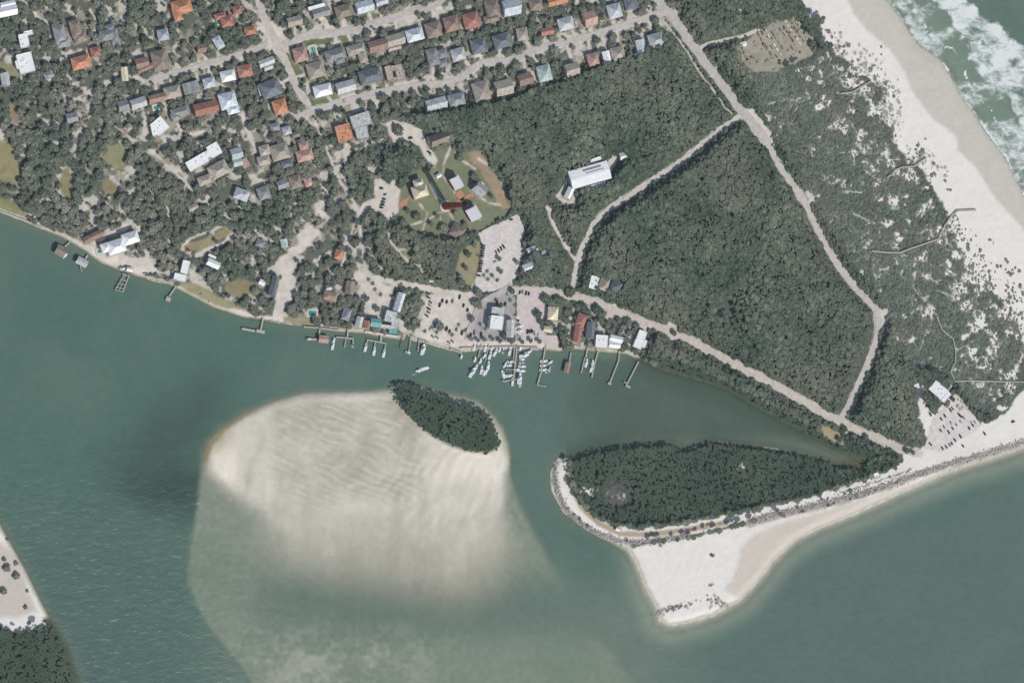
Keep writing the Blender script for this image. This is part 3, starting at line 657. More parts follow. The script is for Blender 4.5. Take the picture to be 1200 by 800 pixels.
# wet sand of the ocean beach: between the water's edge and the high-water line
HIGH = [(990,-30),(992,0),(1000,17),(1012,32),(1026,45),(1040,57),(1050,70),(1060,85),(1066,102),(1075,117),(1086,132),(1095,142),(1112,153),(1121,161),(1122,176),(1134,188),(1146,202),(1165,232),(1198,268),(1260,360),(1320,440),(1420,470),(1330,430),(1268,330),(1200,238),(1190,215),(1175,186),(1152,156),(1140,136),(1125,116),(1112,93),(1100,73),(1072,53),(1055,26),(1036,0),(1010,-45)]
wet = sdf(HIGH, 12)
C = pick(C, wet+2*rag, np.asarray(lin(200,192,178)), 2.5)
f_wet2 = sdf([(846,690),(858,672),(866,640),(885,622),(920,608),(960,598),(1010,582),(1060,566),(1110,552),(1200,525),(1200,530),(1100,560),(1000,604),(930,636),(890,680),(866,705)], 12)
C = pick(C, f_wet2-2+3*rag, np.asarray(lin(207,197,182)), 4)
pinkish = sst(big, .45, .7)*sst(sand, 1, 6)*sst(f_south, -3, 2)
C = C*(1-.25*pinkish[..., None])+np.asarray(lin(206,190,178))*.25*pinkish[..., None]
# west spit inland tint
wt = sst(sdf([(-200,640),(0,634),(22,650),(34,690),(44,716),(20,724),(-200,724)], 20), -4, 6)[..., None]
C = C*(1-wt*.8)+np.asarray(lin(190,178,166))*wt*.8
C = C*(1-sst(lawn, -1, 1.5)[..., None])+lawn_rgb*sst(lawn, -1, 1.5)[..., None]
C = C*(1-sst(dirt, -.8, 1.0)[..., None])+np.asarray(lin(208,198,184))*sst(dirt, -.8, 1.0)[..., None]
C = pick(C, house_in+2.5, lin(150,142,128), 2.0)
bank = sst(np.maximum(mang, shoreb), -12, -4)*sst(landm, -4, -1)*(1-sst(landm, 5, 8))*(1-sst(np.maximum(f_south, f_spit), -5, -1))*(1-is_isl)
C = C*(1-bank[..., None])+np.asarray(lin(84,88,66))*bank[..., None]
RVB = [(876,613),(905,605),(940,597),(960,592),(985,586),(1010,579),(1036,571),(1060,562),(1085,553),(1110,545),(1135,538),(1160,530),(1205,516)]
C = pick(C, 4.2-dist_line(RVB, 14)+5*rag, lin(170,162,150), 2.2)
C = pick(C, 3.0-dist_line([(652,541),(649,550),(650,560),(652,572),(657,585),(664,597),(674,607),(686,616),(700,624),(716,630),(736,635),(760,634),(806,627)], 14)+2*rag, lin(182,176,168), 1.5)
# grass track on the rock spit
TRK = [(664,548),(668,566),(680,592),(700,612),(726,625),(756,626),(800,621),(850,612)]
C = pick(C, 3.2-dist_line(TRK, 10)+2*rag, lin(176,158,136), 1.5)
# seagrass and pale bars on the sea bed
issand = sst(sand, 0, 3)*(landm > -1)
C = np.where((landm < -1)[..., None], C*(1-shoal_s[..., None])+np.asarray(lin(228,220,203))*shoal_s[..., None], C)
C = C*np.clip(1+(.34*(fine-.5)+.14*(mid-.5))*(1-.75*issand)*(1-.7*shoal_s), .6, 1.2)[..., None]
# brown algae fringe where the shoal meets the channel, upper left
al = np.clip(1.3*np.exp(-((d_shoal-1)/5)**2)*(1-sst(PX, 270, 330))*(1-sst(PY, 525, 560))+.6*np.exp(-((PX-255)/16)**2-((PY-508)/22)**2), 0, .85)[..., None]
C = C*(1-al)+np.asarray(lin(138,128,78))*al
# extra dark root fringe at the water line of the bushes
x, y = G(PX, PY, 0.0)
Z = np.where(landm > -1, bed+.25*(fine-.5)*sst(landm, 4, 9), bed)
mound = sst(sand, 2, 8)*(.5*(mid-.5)+.12*(fine-.5))*sst(landm, 6, 14)
Z = Z+np.maximum(mound, -.4)
def grid_object(name, X, Y, Zz, keep=None):
    me = bpy.data.meshes.new(name)
    n = H_*W_
    co = np.empty((n, 3), np.float32); co[:, 0] = X.ravel(); co[:, 1] = Y.ravel(); co[:, 2] = Zz.ravel()
    idx = np.arange(n).reshape(H_, W_)
    q = np.stack([idx[1:, :-1], idx[1:, 1:], idx[:-1, 1:], idx[:-1, :-1]], -1)
    if keep is not None: q = q[keep]
    q = q.reshape(-1, 4)
    used = np.unique(q); rem = np.zeros(n, np.int32); rem[used] = np.arange(len(used))
    q = rem[q]
    me.vertices.add(len(used)); me.vertices.foreach_set('co', co[used].ravel())
    me.loops.add(q.size); me.loops.foreach_set('vertex_index', q.ravel().astype(np.int32))
    me.polygons.add(len(q)); me.polygons.foreach_set('loop_start', np.arange(0, q.size, 4, dtype=np.int32))
    me.polygons.foreach_set('use_smooth', np.ones(len(q), bool))
    me.update(calc_edges=True)
    o = bpy.data.objects.new(name, me); col.objects.link(o); return o, used
def set_color(me, name, rgb, a, used):
    arr = np.ones((len(used), 4), np.float32); arr[:, :3] = rgb.reshape(-1, 3)[used]
    if a is not None: arr[:, 3] = a.ravel()[used]
    at = me.attributes.new(name, 'FLOAT_COLOR', 'POINT'); at.data.foreach_set('color', arr.ravel())
def set_float(me, name, a, used):
    at = me.attributes.new(name, 'FLOAT', 'POINT'); at.data.foreach_set('value', a.ravel()[used].astype(np.float32))
ground, used = grid_object('ground', x, y, Z)
set_color(ground.data, 'cover', np.clip(C, 0, 1), None, used)
ground['kind'] = 'structure'
m, nt, b = nodes_of('ground_cover'); L = nt.links.new
at = nt.nodes.new('ShaderNodeAttribute'); at.attribute_name = 'cover'
geo = nt.nodes.new('ShaderNodeNewGeometry')
n1 = nt.nodes.new('ShaderNodeTexNoise'); n1.inputs['Scale'].default_value = .42; n1.inputs['Detail'].default_value = 6; n1.inputs['Roughness'].default_value = .7
L(geo.outputs['Position'], n1.inputs['Vector'])
mr = nt.nodes.new('ShaderNodeMapRange'); L(n1.outputs[0], mr.inputs[0]); mr.inputs[1].default_value = .25; mr.inputs[2].default_value = .75; mr.inputs[3].default_value = .90; mr.inputs[4].default_value = 1.09
sc = nt.nodes.new('ShaderNodeVectorMath'); sc.operation = 'SCALE'; L(at.outputs['Color'], sc.inputs[0]); L(mr.outputs[0], sc.inputs['Scale'])
L(sc.outputs[0], b.inputs['Base Color']); b.inputs['Roughness'].default_value = .95; b.inputs['Specular IOR Level'].default_value = .1
bp = nt.nodes.new('ShaderNodeBump'); bp.inputs['Distance'].default_value = .22; bp.inputs['Strength'].default_value = .5
L(n1.outputs[0], bp.inputs['Height']); L(bp.outputs[0], b.inputs['Normal'])
ground.data.materials.append(m)
# land and sea floor beyond the mapped area, out to the horizon
far = mesh_obj('sea_floor', [(-30000,-30000,-8),(30000,-30000,-8),(30000,30000,-8),(-30000,30000,-8)], [(0,1,2,3)], mat('sea_floor', (150,150,130), .95, .1, .01))
far['kind'] = 'structure'

# ------------------------------------------------------------------ water sheet
W = np.zeros((H_, W_, 3)); W[:] = lin(83,112,98)
def tint(Wc, k, rgb): return Wc*(1-k[..., None])+np.asarray(lin(*rgb))*k[..., None]
swirl = fbm(90, 301, 4); sw2 = fbm(30, 302, 3)
W = tint(W, .8*sst(swirl, .35, .65), (94,115,102))
W = tint(W, sst(PY, 520, 720)*(1-sst(PX, 100, 300)), (84,107,98))
W = tint(W, sst(PY, 620, 760)*sst(PX, 200, 330)*(1-sst(PX, 720, 900)), (110,126,112))
W = tint(W, sst(PX, 780, 900)*sst(PY, 560, 640), (92,112,102))
W = tint(W, sst(PX, 640, 720)*(1-sst(PX, 990, 1010))*(1-sst(PY, 520, 545))*sst(PY, 400, 440), (82,100,86))
W = tint(W, .9*np.clip(1.5*np.exp(-((PX-196-.5*(PY-570)+30*(mid-.5))/56)**2-((PY-568+24*(sw2-.5))/36)**2)*(.5+.8*(sw2-.1)), 0, 1), (56,76,66))
W = tint(W, np.clip(1.1*np.exp(-((PX-212-.55*(490-PY))/48)**2-((PY-505)/62)**2), 0, 1)*(1-.4*sw2), (70,90,78))
# turbid edge: greenish tan over sand near beaches
edge_t = sst(d_land, -16, -1)*(1-sst(np.maximum(mang, shoreb), -10, -2))
south = sst(PY, 500, 530)*sst(PX, 700, 760)
W = tint(W, np.clip(sst(d_land, -38, 0)*south*.9, 0, 1), (150,158,138))
W = tint(W, .5*edge_t*(1-south), (112,124,98))
# ocean
ocean = sst(sdf([(1036,0),(1055,26),(1072,53),(1100,73),(1112,93),(1125,116),(1140,136),(1152,156),(1175,186),(1200,238),(1268,330),(1330,430),(1420,470),(1500,400),(1500,-220),(900,-220),(980,-90)], 20), -2, 6)
W = tint(W, ocean, (124,140,122))
W = tint(W, ocean*sst(PX-PY*.72, 1060, 1150), (98,120,104))
W = tint(W, shelf_s*(1-shoal_s)*.85, (122,142,121)); W = tint(W, gap*shelf_s*.7, (96,118,106))
W = tint(W, shoal_s, (156,154,134))
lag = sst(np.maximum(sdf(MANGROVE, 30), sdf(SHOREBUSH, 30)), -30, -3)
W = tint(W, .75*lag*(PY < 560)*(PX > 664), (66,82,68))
W = tint(W, sst(sdf([(984,560),(1012,548),(1006,538),(985,540),(950,540),(930,536),(960,548)], 12), -4, 3)*.7, (96,92,66))
W = W*(.93+.05*shelf_s+.02*ocean)[..., None]*np.clip(.93+.14*fine+.10*(sw2-.5), .8, 1.15)[..., None]
# foam density of the surf
FO = [(1090,-40),(1092,0),(1112,26),(1124,50),(1140,78),(1157,98),(1182,118),(1193,150),(1212,172),(1260,240),(1310,250),(1230,90),(1200,50),(1182,36),(1162,22),(1140,0),(1120,-40)]
SHORE = [(1010,-45),(1036,0),(1055,26),(1072,53),(1100,73),(1112,93),(1125,116),(1140,136),(1152,156),(1175,186),(1190,215),(1200,238),(1268,330)]
dsh = dist_line(SHORE, 150)
heavy = sst(sdf(FO, 30)+12*(mid-.5), -5, 7)
foam = heavy*(.64+.5*(big-.5)+.5*(mid-.5))
semi = ocean*(1-sst(dsh, 40, 62))*.50*sst(big, .22, .55)
foam = np.maximum(foam, semi)
foam = foam*(1-.85*np.exp(-((PX-1100)/12)**2-((PY-24)/10)**2))*(1-.8*np.exp(-((PX-1165)/20)**2-((PY-128)/12)**2))
foam = np.maximum(foam, ocean*.85*np.exp(-((dsh-3-2*(mid-.5)*4)/1.6)**2))
foam = np.maximum(foam, .75*np.exp(-((dsh-21-16*(mid-.5))/1.5)**2)*ocean*sst(fine, .35, .5))
foam = np.maximum(foam, .28*ocean*sst(vnoise(22, 777), .55, .8))
# swash line on the south beach and thin lips on the sandbar
sw = [(805,728),(835,719),(866,702),(890,676),(906,654),(930,632),(955,618),(1000,600),(1060,573),(1120,548),(1200,523)]
foam = np.maximum(foam, .55*np.exp(-((dist_line(sw, 10)-2.2-2*(mid-.5))/1.3)**2)*(d_land < 1)*(1-sst(PX, 960, 1000)))
lip = np.abs(d_shelf+6*(mid-.5))
foam = np.maximum(foam, .42*np.exp(-((lip-1)/1.1)**2)*(PX < 330)*sst(PY, 575, 590)*sst(fine, .42, .6)*(1-sst(PY, 600, 640))+.5*np.exp(-((d_shoal-3)/1.2)**2)*(PX < 420)*sst(fine, .45, .6)*sst(PY, 500, 580))
dwake = dist_line([(491,434),(496,432.5),(501,431)], 8)
foam = np.maximum(foam, .95*sst(1.9-dwake, -.8, .8)); foam = np.maximum(foam, .5*np.exp(-((PX-485)/5)**2-((PY-438.5)/1.8)**2)); foam = np.maximum(foam, .38*np.exp(-((PX-501.5)/2)**2-((PY-424)/1.6)**2)); foam = np.maximum(foam, .2*np.exp(-((PX-499)/1.6)**2-((PY-444)/3)**2))
spk = sst(fbm(3.2, 888, 2), .70, .80)*sst(PY, 600, 700)*(1-sst(PX, 240, 420))*.25
foam = np.maximum(foam, spk)
rough = np.clip(sst(PY, 420, 620)*(1-sst(PX, 260, 420))+.5*ocean+.35*sst(PX, 600, 800)*sst(PY, 560, 700)+.12, 0, 1)*(1-shoal_s)
chopn = fbm(7, 404, 3, PX*.5+PY*.12, PY*1.1-PX*.3)-.5
swell = 1.1*rough*chopn*sst(-d_land, 4, 20)+.5*ocean*np.sin((dsh)*.16+3*(big-.5))*sst(-d_land, 3, 20)
keep = (d_land < 9); keep = keep[1:, :-1] & keep[:-1, 1:] | keep[:-1, :-1] & keep[1:, 1:]
water, used = grid_object('water', x, y, swell*.6+.25*foam*ocean, keep)
set_color(water.data, 'murk', np.clip(W, 0, 1), opac, used); set_float(water.data, 'foam', foam, used); set_float(water.data, 'chop', rough, used)
water['kind'] = 'structure'
def water_material(name, flat=False):
    m, nt, b = nodes_of(name); L = nt.links.new; N = nt.nodes.new
    out = nt.nodes['Material Output']
    geo = N('ShaderNodeNewGeometry')
    mp = N('ShaderNodeMapping'); L(geo.outputs['Position'], mp.inputs[0]); mp.inputs['Scale'].default_value = (.55, 1.15, 1); mp.inputs['Rotation'].default_value = (0, 0, R(-12))
    n1 = N('ShaderNodeTexNoise'); n1.inputs['Scale'].default_value = .19; n1.inputs['Detail'].default_value = 5; n1.inputs['Roughness'].default_value = .6; L(mp.outputs[0], n1.inputs['Vector'])
    bp = N('ShaderNodeBump'); bp.inputs['Distance'].default_value = 1.6; L(n1.outputs[0], bp.inputs['Height'])
    b.inputs['Roughness'].default_value = .22; b.inputs['IOR'].default_value = 1.33; b.inputs['Specular IOR Level'].default_value = .3
    if flat:
        b.inputs['Base Color'].default_value = (*lin(86,117,108), 1); bp.inputs['Strength'].default_value = .3
        L(bp.outputs[0], b.inputs['Normal']); return m
    at = N('ShaderNodeAttribute'); at.attribute_name = 'murk'
    ch = N('ShaderNodeAttribute'); ch.attribute_name = 'chop'
    fo = N('ShaderNodeAttribute'); fo.attribute_name = 'foam'
    st = N('ShaderNodeMath'); st.operation = 'MULTIPLY_ADD'; L(ch.outputs['Fac'], st.inputs[0]); st.inputs[1].default_value = .55; st.inputs[2].default_value = .04
    L(st.outputs[0], bp.inputs['Strength']); L(bp.outputs[0], b.inputs['Normal'])
    L(at.outputs['Color'], b.inputs['Base Color'])
    tr = N('ShaderNodeBsdfTransparent'); mx = N('ShaderNodeMixShader'); L(at.outputs['Alpha'], mx.inputs[0]); L(tr.outputs[0], mx.inputs[1]); L(b.outputs[0], mx.inputs[2])
    # foam: white, broken into webs and flecks where it thins
    w1 = N('ShaderNodeTexNoise'); w1.inputs['Scale'].default_value = .11; w1.inputs['Detail'].default_value = 7; w1.inputs['Roughness'].default_value = .68; w1.inputs['Distortion'].default_value = .6
    mf = N('ShaderNodeMapping'); L(geo.outputs['Position'], mf.inputs[0]); mf.inputs['Rotation'].default_value = (0, 0, R(52)); mf.inputs['Scale'].default_value = (.55, 1.0, 1)
    L(mf.outputs[0], w1.inputs['Vector'])
    ad = N('ShaderNodeMath'); ad.operation = 'ADD'; L(fo.outputs['Fac'], ad.inputs[0]); L(w1.outputs[0], ad.inputs[1])
    mr = N('ShaderNodeMapRange'); mr.interpolation_type = 'SMOOTHSTEP'; L(ad.outputs[0], mr.inputs[0]); mr.inputs[1].default_value = .84; mr.inputs[2].default_value = 1.17
    gt = N('ShaderNodeMath'); gt.operation = 'MULTIPLY'; L(mr.outputs[0], gt.inputs[0])
    g2 = N('ShaderNodeMapRange'); L(fo.outputs['Fac'], g2.inputs[0]); g2.inputs[2].default_value = .2; L(g2.outputs[0], gt.inputs[1])
    df = N('ShaderNodeBsdfDiffuse'); df.inputs['Color'].default_value = (*lin(220,223,217), 1)
    m2 = N('ShaderNodeMixShader'); L(gt.outputs[0], m2.inputs[0]); L(mx.outputs[0], m2.inputs[1]); L(df.outputs[0], m2.inputs[2])
    L(m2.outputs[0], out.inputs['Surface']); return m
water.data.materials.append(water_material('sea_water'))
x0, x1 = float(G(-150, 0)[0]), float(G(1350, 0)[0])
xa0, ya0 = [float(q) for q in G(gx[0], gy[0])]; xa1, ya1 = [float(q) for q in G(gx[-1], gy[-1])]
owm = MB()
big_o = [(-30000,-30000),(30000,-30000),(30000,30000),(-30000,30000)]
inn = [tuple(map(float, G(gx[0]+4, gy[-1]-4))), tuple(map(float, G(gx[-1]-4, gy[-1]-4))), tuple(map(float, G(gx[-1]-4, gy[0]+4))), tuple(map(float, G(gx[0]+4, gy[0]+4)))]
for i in range(4):
    j = (i+1) % 4
    owm.quad((*big_o[i], -.4), (*big_o[j], -.4), (*inn[j], -.4), (*inn[i], -.4))
ow = owm.build('open_water', water_material('open_sea_water', True)); ow['kind'] = 'structure'
fl = mesh_obj('far_land', [(*map(float, G(px, py)), 1.3) for px, py in ((-4000,-6000),(-1400+1400,-6000),(880,-145),(-4000,-145))], [(3,2,1,0)], mat('far_land', (78,92,76), .95, .35, .03)); fl['kind'] = 'structure'
fl2 = mesh_obj('far_land', [(*map(float, G(px, py)), 1.3) for px, py in ((-4000,-145),(-148,-145),(-148,200),(-4000,-1200))], [(3,2,1,0)], fl.data.materials[0]); fl2['kind'] = 'structure'
# thin sea air between the satellite and the ground
hz = MB(); hz.box(0, 0, 1790, 64000, 64000, 3600)
hm_ = bpy.data.materials.new('sea_air'); hm_.use_nodes = True
hm_.node_tree.nodes.remove(hm_.node_tree.nodes['Principled BSDF'])
pv = hm_.node_tree.nodes.new('ShaderNodeVolumePrincipled'); pv.inputs['Density'].default_value = 1.25e-5; pv.inputs['Color'].default_value = (.82, .92, 1.0, 1)
hm_.node_tree.links.new(pv.outputs[0], hm_.node_tree.nodes['Material Output'].inputs['Volume'])
ho = hz.build('haze', hm_); ho['kind'] = 'stuff'
# ------------------------------------------------------------------ roads and lots: thin sheets on the land
def road_mat(name, rgb):
    return mat(name, rgb, .92, .13, .22, .15, .02)
RM = dict(avenue=road_mat('avenue_surface', (196,186,174)), street=road_mat('street_surface', (192,184,174)), beach_road=road_mat('beach_road_surface', (188,182,174)), park_road=road_mat('park_road_surface', (196,188,176)),
          bike_path=road_mat('bike_path_surface', (190,182,170)), sand_road=road_mat('sand_road_surface', (204,196,182)), shore_road=road_mat('shore_road_surface', (200,190,176)), yard_road=road_mat('yard_road_surface', (204,196,180)),
          park_path=road_mat('park_path_surface', (190,180,170)), harbour_road=road_mat('harbour_road_surface', (186,178,170)))
LM = dict(lot=road_mat('shell_lot', (212,203,194)), asphalt=road_mat('worn_asphalt_lot', (166,162,156)), pink=road_mat('gravel_lot', (205,192,184)), sandlot=road_mat('sandy_lot', (214,206,197)))
def resample(pts, step=4):
    # Catmull-Rom through the polyline
    q = [np.array(p, float) for p in pts]; q = [2*q[0]-q[1]]+q+[2*q[-1]-q[-2]]; out = []
    for i in range(1, len(q)-2):
        n = max(2, int(np.linalg.norm(q[i+1]-q[i])/step))
        for k in range(n):
            t = k/n; a, b, c, d = q[i-1:i+3]
            out.append(.5*((2*b)+(-a+c)*t+(2*a-5*b+4*c-d)*t*t+(-a+3*b-3*c+d)*t**3))
    out.append(q[-2]); return np.array(out)
def ribbon(name, pts, width, z, mt, ragged=.35, th=.12):
    c = resample(pts); d = np.gradient(c, axis=0); d /= np.linalg.norm(d, axis=1)[:, None]+1e-9
    n = np.stack([-d[:, 1], d[:, 0]], 1)
    ph = random.random()*100
    wl = width/2+ragged*width*.25*np.array([math.sin(i*.9+ph)+math.sin(i*2.3+ph*2) for i in range(len(c))])
    wr = width/2+ragged*width*.25*np.array([math.sin(i*1.1+ph*3)+math.sin(i*2.7+ph) for i in range(len(c))])
    Lp = c+n*wl[:, None]; Rp = c-n*wr[:, None]
    v = []; f = []
    for i in range(len(c)):
        a = G(*Lp[i], z); b = G(*Rp[i], z)
        v += [(*map(float, a), z), (*map(float, b), z), (*map(float, a), z-.6), (*map(float, b), z-.6)]
    for i in range(len(c)-1):
        k = 4*i; f += [(k, k+1, k+5, k+4), (k+2, k, k+4, k+6), (k+1, k+3, k+7, k+5)]
    return mesh_obj(name, v, f, mt)
zr = 1.72
for i, (n, p, wd) in enumerate(ROADS):
    o = ribbon(n, p, wd, zr+.03*i, RM[n], ragged=.5 if n in ('sand_road',) else (.25 if n == 'shore_road' else .12)); o['kind'] = 'structure'
def sheet(name, poly, z, mt, jag=.5):
    q = []
    for (x0, y0), (x1, y1) in zip(poly, poly[1:]+poly[:1]):
        n = max(1, int(math.hypot(x1-x0, y1-y0)/3))
        for k in range(n):
            t = k/n; q.append((x0+(x1-x0)*t+random.uniform(-jag, jag), y0+(y1-y0)*t+random.uniform(-jag, jag)))
    b = MB(); b.prism([tuple(map(float, G(*p, z))) for p in reversed(q)], z-.5, z, bottom=False)
    return b.build(name, mt)
for i, (n, p, c) in enumerate(LOTS):
    o = sheet(n, p, 1.66+.012*i, LM[c]); o['kind'] = 'structure'
# raised lawn kerb island and red brick terraces of the lighthouse grounds
for p in ([(467,238),(480,230),(478,236),(476,242),(466,243)],[(520,243),(528,240),(538,234),(548,228),(554,226),(556,230),(546,233),(541,238),(533,238)],[(533,228),(540,222),(545,230),(541,236)],[(554,220),(560,229),(566,231),(562,226),(558,218)]):
    o = sheet('brick_terrace', p, 1.70, M['brickpave'], .25); o['kind'] = 'structure'

# ------------------------------------------------------------------ houses
def roof_block(b, rp, z, rise, form, ov=.9):
    """rp: four world corners SW, SE, NE, NW at eave height"""
    p = [Vector(q) for q in rp]; c = sum(p, Vector())/4
    e = [c+(q-c)*(1+ov/max((q-c).length, 1)) for q in p]
    th = .28
    if form == 'flat':
        outer = [(q.x, q.y) for q in e]; b.prism(outer, z-.1, z+.35)
        # parapet
        for i in range(4):
            a, d = e[i], e[(i+1) % 4]; m = (a+d)/2; inn = (c-m).normalized()*.22
            b.bar((a.x+inn.x, a.y+inn.y, z+.75), (d.x+inn.x, d.y+inn.y, z+.75), .4, .5)
        return
    w = (e[1]-e[0]).length; d = (e[2]-e[1]).length
    if d > w: e = [e[1], e[2], e[3], e[0]]; w, d = d, w
    hgt = rise*d/2
    m0 = (e[0]+e[3])/2; m1 = (e[1]+e[2])/2
    k = (d/2)/w if form == 'hip' else 0.0
    k = min(k, .5)
    r0 = m0+(m1-m0)*k; r1 = m0+(m1-m0)*(1-k)
    lo = [(q.x, q.y, z) for q in e]; hi = [(q.x, q.y, z+th) for q in e]
    R0 = (r0.x, r0.y, z+th+hgt); R1 = (r1.x, r1.y, z+th+hgt)
    for i in range(4):
        j = (i+1) % 4; b.quad(lo[i], lo[j], hi[j], hi[i])
    b.quad(lo[3], lo[2], lo[1], lo[0])
    if k >= .499:
        for i in range(4): b.tri(hi[i], hi[(i+1) % 4], R0)
    else:
        b.quad(hi[0], hi[1], R1, R0); b.quad(hi[2], hi[3], R0, R1)
        b.tri(hi[3], hi[0], R0); b.tri(hi[1], hi[2], R1)
def build_house(ph, rc, rt, blocks, h, wc):
    cx, cy = blocks[0][0], blocks[0][1]
    z = LAND+h
    base = P(cx, cy, z); base.z = LAND
    form = {'hip': 'hip roof', 'gable': 'gabled roof', 'flat': 'flat roof'}[rt]
    big_one = max(b[2]*b[3] for b in blocks) > 420
    name = {True: 'shed', False: 'house'}[any(s in ph for s in ('shed', 'hut', 'lean-to', 'garage', 'cabin'))]
    cat = name
    if 'hall' in ph or 'wing' in ph or 'store' in ph or 'restaurant' in ph: name, cat = 'building', 'building'
    if 'pavilion' in ph: name, cat = 'pavilion', 'pavilion'
    t = thing(name, ph, cat, base)
    off = -base
    walls = MB(); roof = MB(); door = None; wins = []
    for bi, (bx, by, w, d, a) in enumerate(blocks):
        zz = z-.35*bi
        rp = [Vector((*map(float, G(*q, zz)), 0))-Vector((base.x, base.y, 0)) for q in rect_pts(bx, by, w, d, a)]
        walls.prism([(q.x, q.y) for q in rp], -.6, zz-LAND-.02*(bi+1), bottom=False)
        roof_block(roof, rp, zz-LAND, (.16 if 'hall in the forest' in ph else .95 if ('keeper' in ph or 'cottage' in ph or 'museum' in ph) else (.60 if rt == 'hip' else .55)), rt)
        if rt == 'flat' and w*d > 120:
            c = sum(rp, Vector())/4
            for k in range(2 if w*d < 300 else 5):
                u, v = random.uniform(-.3, .3), random.uniform(-.3, .3)
                q = c+(rp[1]-rp[0])*u+(rp[3]-rp[0])*v
                roof.box(q.x, q.y, zz-LAND+.35+.5, random.uniform(.9, 1.8), random.uniform(.9, 1.5), 1.0, random.random())
        if bi == 0:
            # openings on the west and south walls
            for (p, q, cnt) in ((rp[3], rp[0], 2 if d > 9 else 1), (rp[0], rp[1], 3 if w > 12 else 2)):
                ax = (q-p); Lw = ax.length; ax.normalize(); nrm = Vector((ax.y, -ax.x, 0))
                for k in range(cnt):
                    c = p+ax*Lw*(k+.5)/cnt
                    mb = MB(); isdoor = (cnt >= 2 and door is None and q is rp[1] and k == cnt//2)
                    ww, z0, z1 = (1.2, 0, 2.2) if isdoor else (min(1.8, Lw/cnt*.5), 1.0, 2.4)
                    mb.bar((c.x-ax.x*ww/2+nrm.x*.05, c.y-ax.y*ww/2+nrm.y*.05, z1), (c.x+ax.x*ww/2+nrm.x*.05, c.y+ax.y*ww/2+nrm.y*.05, z1), .16, z1-z0)
                    if isdoor: door = mb
                    else: wins.append(mb)
    walls.build('wall', M['wall_'+wc], t)
    if cy < 250 and random.random() < .6 and h < 6 and 'shed' not in ph:
        bx, by, w, d, a = blocks[0]; sd = random.choice((-1, 1)); pw = w*random.uniform(.3, .7); pd = random.uniform(3, 5.5)
        ux, uy = math.sin(R(a)), math.cos(R(a)); ox = random.uniform(-.2, .2)*w
        ccx = bx-.47*h+math.cos(R(a))*ox+ux*sd*(d/2+pd/2-.3); ccy = by-math.sin(R(a))*ox+uy*sd*(d/2+pd/2-.3)
        mb = MB(); mb.prism([(float(q[0])-base.x, float(q[1])-base.y) for q in [G(*q, LAND) for q in rect_pts(ccx, ccy, pw, pd, a)]], -.3, .34)
        mb.build('patio', M[random.choice(('paving', 'concrete', 'deck'))], t)
    rf = roof.build('roof', M['roof_'+rc], t)
    if door: door.build('door', M['door'], t)
    for w_ in wins: w_.build('window', M['glass'], t)
    if rt == 'hip' and h >= 4.5 and random.random() < .45 and len(blocks) <= 2:
        c = rp if False else None
        bx, by, w, d, a = blocks[0]; q = P(bx+w*.18, by-d*.12, z); mb = MB(); mb.box(q.x-base.x, q.y-base.y, h+1.6, 1.0, 1.0, 3.2); mb.build('chimney', M['wall_tan'], rf)
    return t
HOUSE_OBJ = [build_house(*hs) for hs in HOUSES]
def extra_part(idx_phrase, name, mt, rect, z0, z1, label=None):
    for t, hs in zip(HOUSE_OBJ, HOUSES):
        if hs[0] == idx_phrase:
            b = MB(); b.prism([(float(x)-t.location.x, float(y)-t.location.y) for x, y in [G(*q, z1+LAND) for q in rect]], z0, z1)
            o = b.build(name, mt, t)
            if label: o['label'] = label
            return o
extra_part("big white metal hall in the forest", 'ridge_vent', M['roof_grey'], rect_pts(697,200,22,1.4,16), 12.4, 13.0)
extra_part("dark slate pyramid house beside the avenue", 'porch', M['roof_white'], rect_pts(305,106,4,13,18), 2.2, 2.6, "white porch strip on the west side")
extra_part("grey house behind a long white strip above upper street", 'porch', M['roof_white'], rect_pts(371,8,20,4,16), 5.9, 6.2, "long white porch roof")
# pools are sunk into the ground: things of their own
def pool(px, py, w, d, a, label, screen=False, mt='pool'):
    c = P(px, py); t = thing('swimming_pool', label, 'pool', c)
    b = MB(); r = [tuple(np.array(G(*q, LAND))-np.array((c.x, c.y))) for q in rect_pts(px, py, w, d, a, 1.8)]; b.prism(r, -.3, .30); b.build('pool_deck', M['paving'], t)
    b = MB(); r = [tuple(np.array(G(*q, LAND))-np.array((c.x, c.y))) for q in rect_pts(px, py, w, d, a)]; b.prism(r, .1, .36); b.build('pool_basin', M[mt], t)
    if screen:
        b = MB(); r = [np.array(G(*q, LAND+3))-np.array((c.x, c.y)) for q in rect_pts(px, py, w, d, a, 2)]
        for i in range(4):
            j = (i+1) % 4; b.bar((*r[i], 3.0), (*r[j], 3.0), .4, .3); b.box(r[i][0], r[i][1], 1.5, .25, .25, 3)
        for k in (.33, .66):
            b.bar((*(r[0]+(r[1]-r[0])*k), 3.0), (*(r[3]+(r[2]-r[3])*k), 3.0), .25, .25)
        b.build('screen_frame', M['trim'], t)
pool(367,60,5,10,16,"turquoise pool under a white frame beside the salmon house",True)
pool(254,26,5,5,12,"small teal pool left of the reddish villa")
pool(366,367,9.5,6,-6,"green pool with pale deck near the left shore")
pool(118,294,8,4,18,"turquoise pool at the left end of the shore mansion")
pool(183,126,6,4,14,"small blue pool under trees below the low brown house")
pool(282,18,6,3.5,14,"pale oval pool terrace right of the reddish villa")
